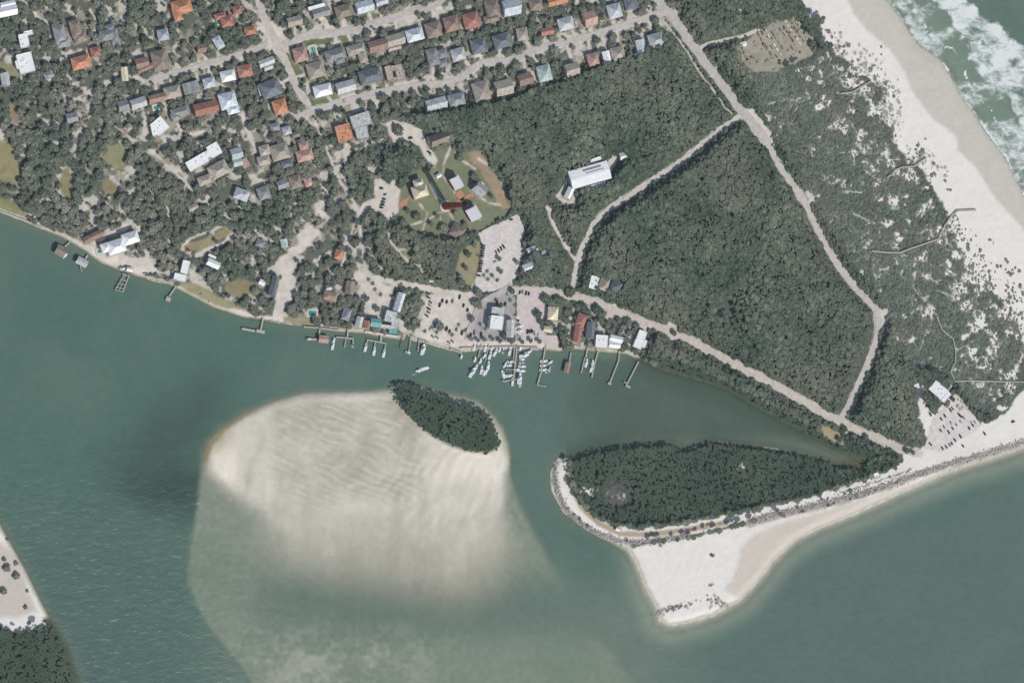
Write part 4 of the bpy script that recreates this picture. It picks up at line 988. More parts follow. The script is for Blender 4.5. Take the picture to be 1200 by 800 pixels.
# ------------------------------------------------------------------ lighthouse
c = P(521.5, 241.5)
t = thing('lighthouse', "tall red brick lighthouse tower with black lantern on the lawn", 'lighthouse', c)
b = MB(); b.cyl(0, 0, -.3, 1.1, 7.0, 6.6, 40); b.build('plinth', M['paving'], t)
b = MB()
for i in range(9):
    z0, z1 = 1.1+i*5.4, 1.1+(i+1)*5.4
    b.cyl(0, 0, z0, z1, 4.8-i*.24, 4.8-(i+1)*.24, 32, cap=(i == 8))
b.build('tower_shaft', mat('lighthouse_brick', (156,70,58), .85, .14, .5, bump=.05), t)
b = MB(); b.cyl(0, 0, 49.7, 50.6, 3.0, 4.6, 32); b.cyl(0, 0, 50.6, 51.2, 4.6, 4.6, 32)
for i in range(16):
    a = i*math.pi/8; b.cyl(4.4*math.cos(a), 4.4*math.sin(a), 51.2, 52.3, .06, .06, 6)
b.build('gallery', M['motor'], t)
b = MB(); b.cyl(0, 0, 51.2, 55.6, 1.9, 1.9, 16); b.build('lantern_glass', M['glass'], t)
b = MB(); b.cyl(0, 0, 55.6, 56.2, 2.5, 2.4, 24); b.cyl(0, 0, 56.2, 58.4, 2.3, .4, 24); b.cyl(0, 0, 58.4, 60.0, .25, .12, 10); b.build('lantern_roof', M['motor'], t)
for i in range(5):
    b = MB(); r = 4.8-.24*(8+i*9)/5.4; b.box(-r, 0, 8+i*8.6, .5, 1.0, 2.0); b.build('window', M['glass'], t)
# ------------------------------------------------------------------ vegetation
def crown_mesh(name, seed, mt, nleaf=190, lobes=7, flat=.75, leaf=(.15, .27), core=True):
    r = np.random.default_rng(seed); v = []; f = []
    L_ = [(0, 0, .42, .56)]
    for i in range(lobes):
        a = 2*math.pi*(i+r.random()*.7)/lobes; q = .42+.25*r.random()
        L_.append((q*math.cos(a), q*math.sin(a), .22+.30*r.random(), .30+.16*r.random()))
    if core:
        for (lx, ly, lz, lr) in L_:
            k = len(v); n = 7
            rr = lr*.86
            for ring, (cz, cr) in enumerate(((-.75, .6), (0, 1), (.6, .78))):
                for i in range(n):
                    a = 2*math.pi*(i+.5*ring)/n; j = 1+.22*(r.random()-.5)
                    v.append((lx+rr*cr*math.cos(a)*j, ly+rr*cr*math.sin(a)*j, (lz+rr*cz*flat)))
            v.append((lx, ly, lz+rr*flat))
            for ring in range(2):
                for i in range(n):
                    j = (i+1) % n; f.append((k+ring*n+i, k+ring*n+j, k+(ring+1)*n+j, k+(ring+1)*n+i))
            for i in range(n): f.append((k+2*n+i, k+2*n+(i+1) % n, k+3*n))
    for i in range(nleaf):
        lx, ly, lz, lr = L_[r.integers(len(L_))]
        d = r.normal(size=3); d[2] = abs(d[2])*1.1-.25; d /= np.linalg.norm(d)
        p = np.array((lx, ly, lz))+d*np.array((1, 1, flat))*lr*(.86+.26*r.random())
        nn = d+r.normal(size=3)*.55; nn /= np.linalg.norm(nn)
        u = np.cross(nn, r.normal(size=3)); u /= np.linalg.norm(u)+1e-9; w = np.cross(nn, u)
        s = r.uniform(*leaf); k = len(v)
        for (aa, bb) in ((-1, -.5), (.1, -.9), (1, .1), (.2, .8), (-.8, .6)):
            v.append(tuple(p+u*aa*s*.6+w*bb*s*.6))
        f.append((k, k+1, k+2, k+3, k+4))
    me = bpy.data.meshes.new(name); me.from_pydata([tuple(map(float, q)) for q in v], [], f); me.materials.append(mt); me.update()
    return me
def palm_mesh(name, seed, mt):
    r = np.random.default_rng(seed); v = []; f = []
    for i in range(15):
        a = 2*math.pi*i/15+r.uniform(-.15, .15); Lf = r.uniform(.8, 1.05); dr = r.uniform(.25, .7)
        ca, sa = math.cos(a), math.sin(a); prev = None
        for k in range(5):
            t = k/4; q = Lf*t; z = .25*t-dr*t*t; wd = .14*(1-t)*(.5+t*2)+.02
            A = (q*ca-sa*wd, q*sa+ca*wd, z-.04); B = (q*ca, q*sa, z+.04); D = (q*ca+sa*wd, q*sa-ca*wd, z-.04)
            n = len(v); v += [A, B, D]
            if prev is not None: f += [(prev, n, n+1, prev+1), (prev+1, n+1, n+2, prev+2)]
            prev = n
    me = bpy.data.meshes.new(name); me.from_pydata(v, [], f); me.materials.append(mt); me.update(); return me
def proto_set(key, mt, n, seed, **kw):
    c = bpy.data.collections.new(key+'_crown_kinds')
    ms = []
    for i in range(n):
        me = crown_mesh(key+'_crown', seed+i, mt, **kw); o = bpy.data.objects.new(key+'_crown_kind_'+'abcdefgh'[i], me); c.objects.link(o); ms.append(me)
    return c, ms
forest_c, forest_m = proto_set('forest', M['leaf_forest'], 6, 100)
hammock_c, hammock_m = proto_set('hammock', M['leaf_hammock'], 6, 200, nleaf=220)
scrub_c, scrub_m = proto_set('scrub', M['leaf_scrub'], 5, 300, nleaf=130, lobes=6, flat=.6, leaf=(.2, .34))
mang_c, mang_m = proto_set('mangrove', M['leaf_mangrove'], 5, 400, nleaf=170, flat=.6, leaf=(.16, .28))
beach_c, beach_m = proto_set('beach', M['leaf_beach'], 4, 600, nleaf=120, lobes=6, flat=.6, leaf=(.2, .32))
dead_c, dead_m = proto_set('bare', M['leaf_dead'], 3, 500, nleaf=110, lobes=5, leaf=(.1, .2), core=False)
rock_c = bpy.data.collections.new('boulder_kinds')
for i in range(4):
    b = MB(); r = np.random.default_rng(900+i); n = 7
    rings = []
    for (cz, cr) in ((-.5, .55), (-.1, 1), (.3, .85), (.55, .4)):
        rings.append([(cr*math.cos(2*math.pi*k/n)*r.uniform(.75, 1.15), cr*math.sin(2*math.pi*k/n)*r.uniform(.75, 1.15), cz+r.uniform(-.1, .1)) for k in range(n)])
    b.loft(rings); me = bpy.data.meshes.new('boulder'); me.from_pydata(b.v, [], b.f); me.materials.append(M['rock'])
    rock_c.objects.link(bpy.data.objects.new('boulder_kind_'+'abcd'[i], me))

def scatter(name, coll, nk, pos, scl, rot, label=None, cat=None):
    n = len(pos)
    me = bpy.data.meshes.new(name); me.vertices.add(n); me.vertices.foreach_set('co', np.asarray(pos, np.float32).ravel())
    a = me.attributes.new('plant_scale', 'FLOAT_VECTOR', 'POINT'); a.data.foreach_set('vector', np.asarray(scl, np.float32).ravel())
    rv = np.zeros((n, 3), np.float32); rv[:, 2] = rot
    a = me.attributes.new('plant_turn', 'FLOAT_VECTOR', 'POINT'); a.data.foreach_set('vector', rv.ravel())
    a = me.attributes.new('plant_kind', 'INT', 'POINT'); a.data.foreach_set('value', rng.integers(0, nk, n).astype(np.int32))
    me.update()
    o = bpy.data.objects.new(name, me); col.objects.link(o)
    ng = bpy.data.node_groups.new(name+'_scatter', 'GeometryNodeTree')
    ng.interface.new_socket('Geometry', in_out='INPUT', socket_type='NodeSocketGeometry'); ng.interface.new_socket('Geometry', in_out='OUTPUT', socket_type='NodeSocketGeometry')
    N = ng.nodes.new; L = ng.links.new
    gi = N('NodeGroupInput'); go = N('NodeGroupOutput')
    ci = N('GeometryNodeCollectionInfo'); ci.inputs['Collection'].default_value = coll; ci.inputs['Separate Children'].default_value = True; ci.inputs['Reset Children'].default_value = True
    ip = N('GeometryNodeInstanceOnPoints'); ip.inputs['Pick Instance'].default_value = True
    def na(nm, ty):
        q = N('GeometryNodeInputNamedAttribute'); q.data_type = ty; q.inputs['Name'].default_value = nm; return q.outputs['Attribute']
    L(gi.outputs[0], ip.inputs['Points']); L(ci.outputs[0], ip.inputs['Instance'])
    L(na('plant_kind', 'INT'), ip.inputs['Instance Index'])
    L(na('plant_scale', 'FLOAT_VECTOR'), ip.inputs['Scale'])
    e2r = N('FunctionNodeEulerToRotation'); L(na('plant_turn', 'FLOAT_VECTOR'), e2r.inputs[0]); L(e2r.outputs[0], ip.inputs['Rotation'])
    L(ip.outputs[0], go.inputs[0])
    md = o.modifiers.new('scatter', 'NODES'); md.node_group = ng
    o['kind'] = 'stuff'
    tag(o, label, cat)
    return o

# where plants may stand
blocked = np.maximum(np.maximum(road, np.maximum(dirt_plain, dirt-.5)), np.maximum(lawn, house_in))
F_pool = np.full((H_, W_), -99.0)
for q in ((367,60,10,14),(254,26,9,9),(366,367,13,10),(118,294,12,9),(183,126,8,6),(282,18,10,8)): F_pool = np.maximum(F_pool, sdf(rect_pts(*q, 10), 8))
blocked = np.maximum(blocked, F_pool)
hood_dens = fbm(34, 611, 3)
def poisson(cands, minr, cell=12):
    """greedy thinning; cands rows px, py, r"""
    grid = {}; out = []
    for x, y, r in cands:
        k = (int(x//cell), int(y//cell)); ok = True
        for i in (-1, 0, 1):
            for j in (-1, 0, 1):
                for (a, b, q) in grid.get((k[0]+i, k[1]+j), ()):
                    if (a-x)**2+(b-y)**2 < (minr*(r+q))**2: ok = False; break
                if not ok: break
            if not ok: break
        if ok: grid.setdefault(k, []).append((x, y, r)); out.append((x, y, r))
    return np.array(out)
def candidates(n, field, rlo, rhi, seed, power=1.5):
    r = np.random.default_rng(seed)
    X = r.uniform(-148, 1348, n); Y = r.uniform(-148, 948, n); k = samp(field, X, Y) > 0
    X, Y = X[k], Y[k]; rad = rlo+(rhi-rlo)*r.random(len(X))**power
    return X, Y, rad
def place(X, Y, rad, hgt, zf):
    """height lean: stand the plant so that its crown, not its foot, is over the pixel"""
    x, y = G(X, Y, LAND+hgt*.55); z = np.full(len(X), LAND); return x, y, z
land_ok = np.where(d_land > 1.0, 1, -1)
nosand = -sand
f_veg = np.minimum.reduce([np.where(d_land > 2.0, 9, -9), nosand-.8, -blocked])
is_mang = np.maximum(mang, shoreb) > 0
scrub_w = sdf(SCRUB, 60)
is_scrub = (scrub > 0) | ((scrub_w > -32) & (f_beach > -34) & (PX > 925) & (PY < 495) & (PY > 62))
f_forest = np.where((~is_mang) & (~is_scrub) & (hood <= 0) & (f_veg > 0), 1, -1)
f_hood = np.where((~is_mang) & (hood > 0) & (f_veg > 0), 1, -1)
f_scrub = np.where(is_scrub & (f_veg > 0), 1, -1)
f_mang = np.where(is_mang & (np.maximum(mang, shoreb) > -2.2) & (d_land > -.4) & (blocked < -1) & (sand < 1) & (((PX-722)/22)**2+((PY-580)/17)**2 > .2+2.2*(fbm(12, 929, 3)-.2)), 1, -1)
# --- forest
bare_spot = np.exp(-((PX-856)/24)**2-((PY-362)/26)**2)+.9*np.exp(-((PX-930)/16)**2-((PY-175)/18)**2)
X, Y, rad = candidates(520000, f_forest, 1.3, 4.8, 11, 3.0)
kk = rng.random(len(X)) > 1.0*samp(bare_spot, X, Y)*(.7+.6*samp(mid, X, Y)); X, Y, rad = X[kk], Y[kk], rad[kk]
c = poisson(zip(X, Y, rad), .33)
k = samp(blocked, c[:, 0], c[:, 1]) < -.45*c[:, 2]; c = c[k]
hgt = (5.0+5.0*samp(big, c[:, 0], c[:, 1])+3.0*samp(mid, c[:, 0], c[:, 1])+3.0*samp(fbm(11, 909, 2), c[:, 0], c[:, 1])+rng.uniform(-.5, .5, len(c))+.28*c[:, 2])
hgt = hgt*(.40+.60*sst(-samp(np.maximum(road, dirt), c[:, 0], c[:, 1]), 1.5, 12))
x, y, z = place(c[:, 0], c[:, 1], c[:, 2], hgt, None)
scl = np.stack([c[:, 2]*1.12, c[:, 2]*1.12, c[:, 2]*rng.uniform(.42, .62, len(c))], 1)
scatter('forest_canopy', forest_c, 6, np.stack([x, y, z+hgt-c[:, 2]*.5-1.6], 1), scl, rng.uniform(0, 6.28, len(c)), 'dense dark green forest covering the ground between the sand roads', 'forest')
# --- bare grey crowns mixed into the woods
f_bare = np.where((f_veg > 0) & (~is_mang) & (fbm(26, 733, 3)+.5*bare_spot > .66), 1, -1)
X, Y, rad = candidates(9000, f_bare, 1.8, 4.2, 13); c2 = poisson(zip(X, Y, rad), .75)
c2 = c2[samp(blocked, c2[:, 0], c2[:, 1]) < -.6*c2[:, 2]]
hgt = 7+3*samp(big, c2[:, 0], c2[:, 1]); hgt = np.where(samp(is_scrub, c2[:, 0], c2[:, 1]), 3.2, hgt); x, y, z = place(c2[:, 0], c2[:, 1], c2[:, 2], hgt, None)
scatter('bare_brush', dead_c, 3, np.stack([x, y, z+hgt-1.5-c2[:, 2]*.2], 1), np.repeat(c2[:, 2:3], 3, 1), rng.uniform(0, 6.28, len(c2)), 'leafless grey brush showing pale among the green tree crowns', 'brush')
# --- neighbourhood trees
X, Y, rad = candidates(90000, f_hood, 2.0, 6.0, 17, 1.4)
keepk = (rng.random(len(X)) < .1+1.6*samp(hood_dens, X, Y)*(samp(hood_dens, X, Y) > .40)) ; keepk &= (samp(pale, X, Y) < .575) | (rng.random(len(X)) < .25); X, Y, rad = X[keepk], Y[keepk], rad[keepk]
o_ = np.argsort(-rad+rng.uniform(0, 2.5, len(rad))); X, Y, rad = X[o_], Y[o_], rad[o_]
hood_trees = poisson(zip(X, Y, rad), .58)
blk2 = np.maximum(np.maximum(road, np.maximum(dirt_plain, dirt-.6)), lawn)
hood_trees = hood_trees[(samp(blk2, hood_trees[:, 0], hood_trees[:, 1]) < -.42*hood_trees[:, 2]) & (samp(house_in, hood_trees[:, 0], hood_trees[:, 1]) < -.30*hood_trees[:, 2])]
# the largest beside each house become trees of their own, told apart by the house they stand at
chosen = []; used_key = set(); used_idx = set()
order = np.argsort(-hood_trees[:, 2])
hc = [(h[3][0][0]-.3*h[4], h[3][0][1], max(b[2] for b in h[3])/2, max(b[3] for b in h[3])/2, h[0]) for h in HOUSES]
for i in order:
    px, py, r = hood_trees[i]
    if not (4 < px < 1196 and 4 < py < 796): continue
    best = None
    for (hx, hy, hw, hd, ph) in hc:
        dx, dy = px-hx, py-hy
        gap_ = max(abs(dx)-hw, abs(dy)-hd)-r
        if gap_ > 5: continue
        side = ('right of' if dx > 0 else 'left of') if abs(dx)/hw > abs(dy)/hd else ('below' if dy > 0 else 'above')
        if best is None or gap_ < best[0]: best = (gap_, side, ph)
    if best is None: continue
    key = best[1:]
    if key in used_key: continue
    used_key.add(key); chosen.append((px, py, r, best[1], best[2])); used_idx.add(i)
    if len(chosen) >= 238: break
rest = hood_trees[[i for i in range(len(hood_trees)) if i not in used_idx]]
hgt = 3.0+.55*rest[:, 2]+rng.uniform(-.5, .5, len(rest))
x, y, z = place(rest[:, 0], rest[:, 1], rest[:, 2], hgt, None)
scatter('neighbourhood_canopy', hammock_c, 6, np.stack([x, y, z+hgt-rest[:, 2]*.7], 1), np.stack([rest[:, 2]*1.1, rest[:, 2]*1.1, rest[:, 2]*.68], 1), rng.uniform(0, 6.28, len(rest)), 'grey-green tree cover filling the gaps between houses and lanes', 'tree cover')
# undergrowth filling the gaps
X, Y, rad = candidates(60000, np.where((f_hood > 0) & (hood_dens > .30), 1, -1), 1.0, 2.2, 19); kk = samp(pale, X, Y) < .56; c3 = poisson(zip(X[kk], Y[kk], rad[kk]), .7)
c3 = c3[samp(blocked, c3[:, 0], c3[:, 1]) < -.8*c3[:, 2]]
x, y = G(c3[:, 0], c3[:, 1], LAND+1)
scatter('undergrowth', hammock_c, 6, np.stack([x, y, np.full(len(x), LAND-.2)], 1), np.stack([c3[:, 2]*1.1, c3[:, 2]*1.1, c3[:, 2]], 1), rng.uniform(0, 6.28, len(c3)), 'low bushes growing under and between the neighbourhood trees', 'undergrowth')
# --- dune scrub: low, wind-pruned, with openings
sc_d = fbm(16, 801, 3)
X, Y, rad = candidates(420000, f_scrub, 1.0, 3.4, 23, 2.4)
kk = rng.random(len(X)) < np.clip(2.4*samp(sc_d, X, Y)-.1, .3, 1); X, Y, rad = X[kk], Y[kk], rad[kk]
c4 = poisson(zip(X, Y, rad), .48); c4 = c4[(samp(blocked, c4[:, 0], c4[:, 1]) < -.5*c4[:, 2]) & (samp(sand, c4[:, 0], c4[:, 1]) < -.3*c4[:, 2])]
x, y = G(c4[:, 0], c4[:, 1], LAND+1.2)
scatter('dune_scrub', scrub_c, 5, np.stack([x, y, np.full(len(x), LAND-.15*c4[:, 2])], 1), np.stack([c4[:, 2]*1.1, c4[:, 2]*1.1, c4[:, 2]*.75], 1), rng.uniform(0, 6.28, len(c4)), 'low grey-green dune scrub with sandy openings behind the ocean beach', 'scrub')
# --- bushes speckling the upper beach
f_edge = np.where((d_land > 8) & (sand > -4) & (scrub_w > -45) & (blocked < 0) & (PX > 900) & (f_south < 0), 1, -1)
X, Y, rad = candidates(900000, f_edge, .8, 3.4, 29, 1.8)
pr = np.exp(-np.maximum(-samp(scrub_w, X, Y), 0)/(6+9*sst(samp(PY, X, Y), 230, 330)))*sst(samp(mid, X, Y), .3, .6); kk = rng.random(len(X)) < pr*.8; c5 = poisson(zip(X[kk], Y[kk], rad[kk]), .7); print('beach bushes', len(c5))
x, y = G(c5[:, 0], c5[:, 1], LAND+.6)
scatter('beach_bushes', beach_c, 4, np.stack([x, y, np.full(len(x), LAND-.1)], 1), np.stack([c5[:, 2]*rng.uniform(.75, 1.5, len(c5)), c5[:, 2]*rng.uniform(.75, 1.3, len(c5)), c5[:, 2]*.42], 1), rng.uniform(0, 6.28, len(c5)), 'scattered low bushes on white sand along the dune line', 'bushes')
# brown-grey brush on the dune face along the upper beach
f_br = np.where((d_land > 8) & (scrub_w > -34) & (scrub_w < 8) & (blocked < 1.5) & (PX > 915) & (PY < 205+60*(mid-.5)) & (f_beach > -14), 1, -1)
X, Y, rad = candidates(500000, f_br, .8, 2.6, 37, 1.6); kk = rng.random(len(X)) < np.exp(-np.abs(samp(scrub_w, X, Y)+7)/9)*sst(samp(fbm(11, 555, 3), X, Y), .36, .58)
c7 = poisson(zip(X[kk], Y[kk], rad[kk]), .62); x, y = G(c7[:, 0], c7[:, 1], LAND+.6)
scatter('dune_brush', dead_c, 3, np.stack([x, y, np.full(len(x), LAND-.1)], 1), np.stack([c7[:, 2]*1.3, c7[:, 2]*1.3, c7[:, 2]*.7], 1), rng.uniform(0, 6.28, len(c7)), 'brown-grey dry brush on the dune face beside the upper beach', 'brush')
f_yd = np.where((sdf([q for q, c in LAWNS if q[0] == (862,58)][0], 6) > 0), 1, -1)
X, Y, rad = candidates(90000, f_yd, .5, 1.9, 41, 2.2); kk = samp(fbm(8, 565, 3), X, Y) > .44; c8 = poisson(zip(X[kk], Y[kk], rad[kk]), .9); x, y = G(c8[:, 0], c8[:, 1], LAND+.4)
scatter('yard_weeds', hammock_c, 6, np.stack([x, y, np.full(len(x), LAND-.1)], 1), np.stack([c8[:, 2], c8[:, 2], c8[:, 2]*.6], 1), rng.uniform(0, 6.28, len(c8)), 'weeds and low bushes between the plank rows of the cleared yard', 'weeds')
# --- mangroves
X, Y, rad = candidates(420000, f_mang, 1.0, 2.4, 31, 2.0); c6 = poisson(zip(X, Y, rad), .38)
hgt = 3.2+1.6*samp(mid, c6[:, 0], c6[:, 1])+3.2*samp(big, c6[:, 0], c6[:, 1])+1.2*samp(fbm(10, 919, 2), c6[:, 0], c6[:, 1])
x, y = G(c6[:, 0], c6[:, 1], LAND+hgt*.5)
scatter('mangrove_thicket', mang_c, 5, np.stack([x, y, LAND+hgt-c6[:, 2]*.5-.8], 1), np.stack([c6[:, 2]*1.15, c6[:, 2]*1.15, c6[:, 2]*.45], 1), rng.uniform(0, 6.28, len(c6)), 'smooth dark green mangrove thicket on the islet, the spit and the creek bank', 'mangroves')
# dead patch on the spit, brown wrack and beach grass
pts = []
for (cx, cy, a, b_, n) in ((724,580,24,20,170),(716,590,20,10,60),(712,570,12,10,60),(704,590,14,14,60),(1092,500,0,0,0),(980,560,0,0,0),(794,711,22,3.5,70),(836,702,10,8,26),(846,708,8,4,16),(834,650,3,3,5),(752,637,8,1.5,12),(815,627,22,1.4,26),(864,614,20,1.4,20),(834,686,3,2,5),(775,639,4,1,5),(1130,474,10,8,30),(1150,482,14,6,30)):
    for i in range(n):
        q = rng.normal(size=2)*.5; pts.append((cx+q[0]*a+q[1]*0, cy+q[1]*b_-(q[0]*a*.28 if a > 10 and b_ < 4 else 0), rng.uniform(1.2, 3.4) if (cy in (580, 570, 590) and rng.random() < .7) else rng.uniform(.7, 1.9)))
pts = np.array(pts); x, y = G(pts[:, 0], pts[:, 1], LAND)
scatter('dry_beach_brush', dead_c, 3, np.stack([x, y, np.full(len(x), LAND-.1)], 1), np.stack([pts[:, 2]*1.2, pts[:, 2]*1.2, pts[:, 2]*.7], 1), rng.uniform(0, 6.28, len(x)), 'grey-brown dry brush and grass tufts on the sandy spit', 'dry brush')
# --- rock revetment round the spit
RV = [(652,541),(649,550),(650,560),(652,572),(657,585),(664,597),(674,607),(686,616),(700,624),(716,630),(736,635),(760,634),(790,630),(806,627)]
RV2 = [(876,611),(905,603),(940,595),(960,590),(985,584),(1010,577),(1036,569),(1060,560),(1085,552),(1110,544),(1135,537),(1160,530),(1205,516)]
pts = []
for ln, wd, dens in ((RV, 4.2, 3.2), (RV2, 5.0, 3.6), ([(980,578),(1000,573),(1030,563),(1060,553),(1068,549)], 2.0, .8)):
    rs = resample(ln, 1.0)
    for i in range(len(rs)-1):
        d = rs[i+1]-rs[i]; nrm = np.array((-d[1], d[0]))/max(np.linalg.norm(d), 1e-6)
        for k in range(int(dens*1.5+rng.random())):
            pts.append((*(rs[i]+d*rng.random()+nrm*rng.normal()*wd*.45), rng.uniform(.35, 1.15)))
pts = np.array(pts); x, y = G(pts[:, 0], pts[:, 1], 1.0); zz = np.maximum(samp(Z, pts[:, 0], pts[:, 1]), -.2)
scatter('rock_revetment', rock_c, 4, np.stack([x, y, zz+.25], 1), np.repeat(pts[:, 2:3], 3, 1), rng.uniform(0, 6.28, len(x)), 'band of grey boulders armouring the outer edge of the spit', 'rocks')

# --- trees that stand as things of their own
def trunk_mesh(h, r0):
    b = MB(); b.loft([[(r*math.cos(k*math.pi/4)+ox, r*math.sin(k*math.pi/4)+oy, z) for k in range(8)] for z, r, ox, oy in ((-.4, r0*1.4, 0, 0), (h*.3, r0, .1, 0), (h*.7, r0*.8, .2, .1), (h, r0*.5, .1, .2))])
    for a in (0.4, 2.5, 4.4):
        b.loft([[(ox+r*math.cos(k*math.pi/3), oy+r*math.sin(k*math.pi/3), z) for k in range(6)] for ox, oy, z, r in ((.1, .1, h*.6, r0*.5), (.9*math.cos(a), .9*math.sin(a), h*.85, r0*.35), (1.8*math.cos(a), 1.8*math.sin(a), h*1.1, r0*.15))])
    me = bpy.data.meshes.new('trunk'); me.from_pydata(b.v, [], b.f); me.materials.append(M['bark']); me.update(); return me
TR = trunk_mesh(5.0, .3)
def tree(name, label, cat, px, py, r, h, crown, group, squash=.72):
    q = P(px, py, LAND+h*.6); q.z = LAND
    t = thing(name, label, cat, q, random.uniform(0, 6.28), group)
    tr = bpy.data.objects.new('trunk', TR); col.objects.link(tr); tr.parent = t; tr.scale = (1, 1, max(.2, (h-r*.6)/5.5))
    cr = bpy.data.objects.new('crown', crown); col.objects.link(cr); cr.parent = t
    cr.location = (0, 0, h-r*1.0); cr.scale = (r*1.1, r*1.1, r*squash)
    return t
for (px, py, r, side, ph) in chosen:
    size = 'large' if r > 4.6 else ('medium' if r > 3.2 else 'small')
    lab = f"{size} tree directly {side} the {ph}"
    ws = lab.split()
    if len(ws) > 16: lab = f"tree {side} the {ph}"
    tree('broadleaf_tree', lab, 'tree', px, py, r, 3.6+.6*r+random.uniform(-.5, .5), random.choice(hammock_m), 'trees standing beside the houses')
LONE = [ # px, py, radius, label, crown set
 (467,152,7,"wide tree inside the loop drive island","h"),(502,196,4,"dark bush between loop drive and white shed","h"),(474,175,11,"broad grey-green tree below the loop drive","h"),
 (463,205,6,"round tree at the head of the upper car park","h"),(540,185,5,"lone dark tree on the lawn above the white keeper's house","h"),(556,207,5,"upper dark tree beside the blue-grey cottage","f"),(560,213,4.5,"lower dark tree beside the blue-grey cottage","f"),
 (521,268,6,"dark round tree left of the tan pavilion","h"),(473,261,5,"dark tree at the west corner of the lighthouse lawn","h"),(489,254,5,"round dark tree on the lighthouse lawn's west side","h"),(534,250,3.4,"small round tree in the lawn below the lighthouse","f"),
 (484,356,11,"very wide olive tree left of the dirt harbour lot","h"),(558,355,5.5,"dark tree between dirt harbour lot and grey asphalt","f"),(562,359,4,"lower dark tree between the dirt lot and asphalt","f"),(553,374,4,"tree on the dirt lot's right edge","h"),
 (600,341,4,"dark tree at the top of the gravel lot","f"),(631,368,5.5,"dark tree at the gravel lot's right edge","f"),(634,377,4,"smaller dark tree below the gravel lot's edge tree","f"),
 (585,303,3,"small round tree alone in the big parking lot","f"),(606,307,3,"small dark tree at the big lot's right side","f"),(587,318,3.2,"round tree in the lower big parking lot","f"),
 (516,382,6,"dark tree cluster at the dirt lot's lower left","f"),(561,343,5,"grey tree at the lot's lower left corner","h"),(592,394,5,"dark tree left of the boat shed's foot","f"),
 (601,398,5,"olive tree on the dock landing below the boat shed","h"),(668,342,7,"dark tree by the shore road's sharp bend","f"),(640,350,6,"dark tree right above the tan lot house","f"),(655,352,7,"dark round tree right of the tan lot house","f"),
 (684,360,6,"dark tree above the terracotta hip roof","f"),(700,362,7,"dark tree below the shore road beside the slate blue house","f"),(990,502,4,"dark round tree alone at the road fork","f"),(984,515,4,"left tree of the pair below the road fork","f"),
 (1010,557-28,4,"dark tree in the bushes below the shore road","f"),(984,553,5,"dark tree left of the spit footpath","f"),(995,552,4,"dark tree right of the spit footpath","f"),
 (1085,467,4,"dark tree left of the beach pavilion","f"),(1092,463,3.5,"dark tree touching the beach pavilion's left side","f"),(1096,482,4.5,"tall dark tree in the beach lot's island","f"),(1110,472,5,"brown-green tree below the beach pavilion","h"),(1117,468,3,"round tree right below the beach pavilion","f"),
 (1063,528,4,"bush on the sand road near the beach lot","f"),(1070,530,3,"smaller bush on the sand road near the beach lot","f"),(1015,512,4,"tree on the shore road's inner bend","f"),
 (505,262,3,"small tree on the lighthouse lawn's lower west side","h"),(478,247,3,"small dark tree on the lawn left of the lighthouse plinth","f"),(545,263,3,"small round tree right of the tan pavilion's top","h"),(576,230,3,"small tree right of the blue-grey cottage","f"),(512,253,2.6,"little tree on the lawn below left of the lighthouse","f"),
 (552,397,2.6,"first bush from the left along the marina quay","h"),(560,398.5,2.4,"second bush from the left along the marina quay","f"),(568,397.6,2.8,"third bush from the left along the marina quay","h"),(577,397,2.6,"fourth bush from the left along the marina quay","f"),(586,399,2.8,"fifth bush from the left along the marina quay","f"),(612,400.5,2.6,"sixth bush from the left along the marina quay","h"),(622,399,3,"seventh bush from the left along the marina quay","f"),(632,400,3,"last bush on the right along the marina quay","h"),
 (420,352,4,"tree in the upper sandy lots left of the bluish shed","h"),(430,350,3,"right one of two trees in the sandy lots","h"),(442,362,3.5,"lower tree in the sandy lots above the turquoise roof","h"),(424,366,3,"tree above the narrow pale grey house","f"),(541,331,4.5,"tree at the dry lawn's lower end","h"),(549,298,4,"tree in the middle of the dry lawn left of the big lot","h"),(556,287,3.5,"tree at the dry lawn's upper right corner","f"),(546,314,3,"small tree beside the blue playground","h"),
 (939,23,3.4,"round dark bush at the cleared yard's upper edge","h"),(943,34,3,"dark bush right of the cleared yard","h"),(948,33,4,"grey bush on the sand beside the cleared yard","h"),
 (952,52,5,"round brown bush right of the cleared yard's corner","h"),(966,58,6,"wide grey bush on the beach edge below the cleared yard","h"),(790,390,4,"bush at the paved turnout on the shore road","f"),(772,396,6,"dark tree left of the paved turnout","f"),
]
for (px, py, r, lab, s) in LONE:
    tree('lone_tree', lab, 'tree', px, py, r, 4.0+.6*r, random.choice(hammock_m if s == 'h' else forest_m), 'trees standing alone')
SPIT_SHRUB = [(8,665,5,"largest dark round shrub on the left sand spit"),(19,674,5,"green round shrub right below the largest on the left spit"),(4,692,5,"wide shrub at the left edge of the sand spit"),(19,660,3,"small shrub above the green one on the left spit"),(5,655,3,"small shrub above the largest on the left spit"),(32,692,2.2,"tiny shrub on the left spit near the water"),(30,711,3,"brownish shrub low on the left spit"),(34,730,2.6,"round shrub at the lower tip of the left spit"),(9,632,1.6,"tiny shrub at the top of the left spit"),(1,733,3,"shrub at the left edge above the dark bushes"),
 (1037,119,2.6,"lone bush on the white ocean beach"),(1033,64,1.4,"tiny dark tuft high on the ocean beach"),(834,650,2.4,"dark tuft in the middle of the white spit sand")]
for (px, py, r, lab) in SPIT_SHRUB:
    q = P(px, py, LAND+r*.4); q.z = LAND-.1
    o = bpy.data.objects.new('sand_shrub', random.choice(scrub_m)); col.objects.link(o); o.location = q; o.scale = (r, r, r*.75); o.rotation_euler.z = random.random()*6
    tag(o, lab, 'shrub', 'shrubs alone on white sand')
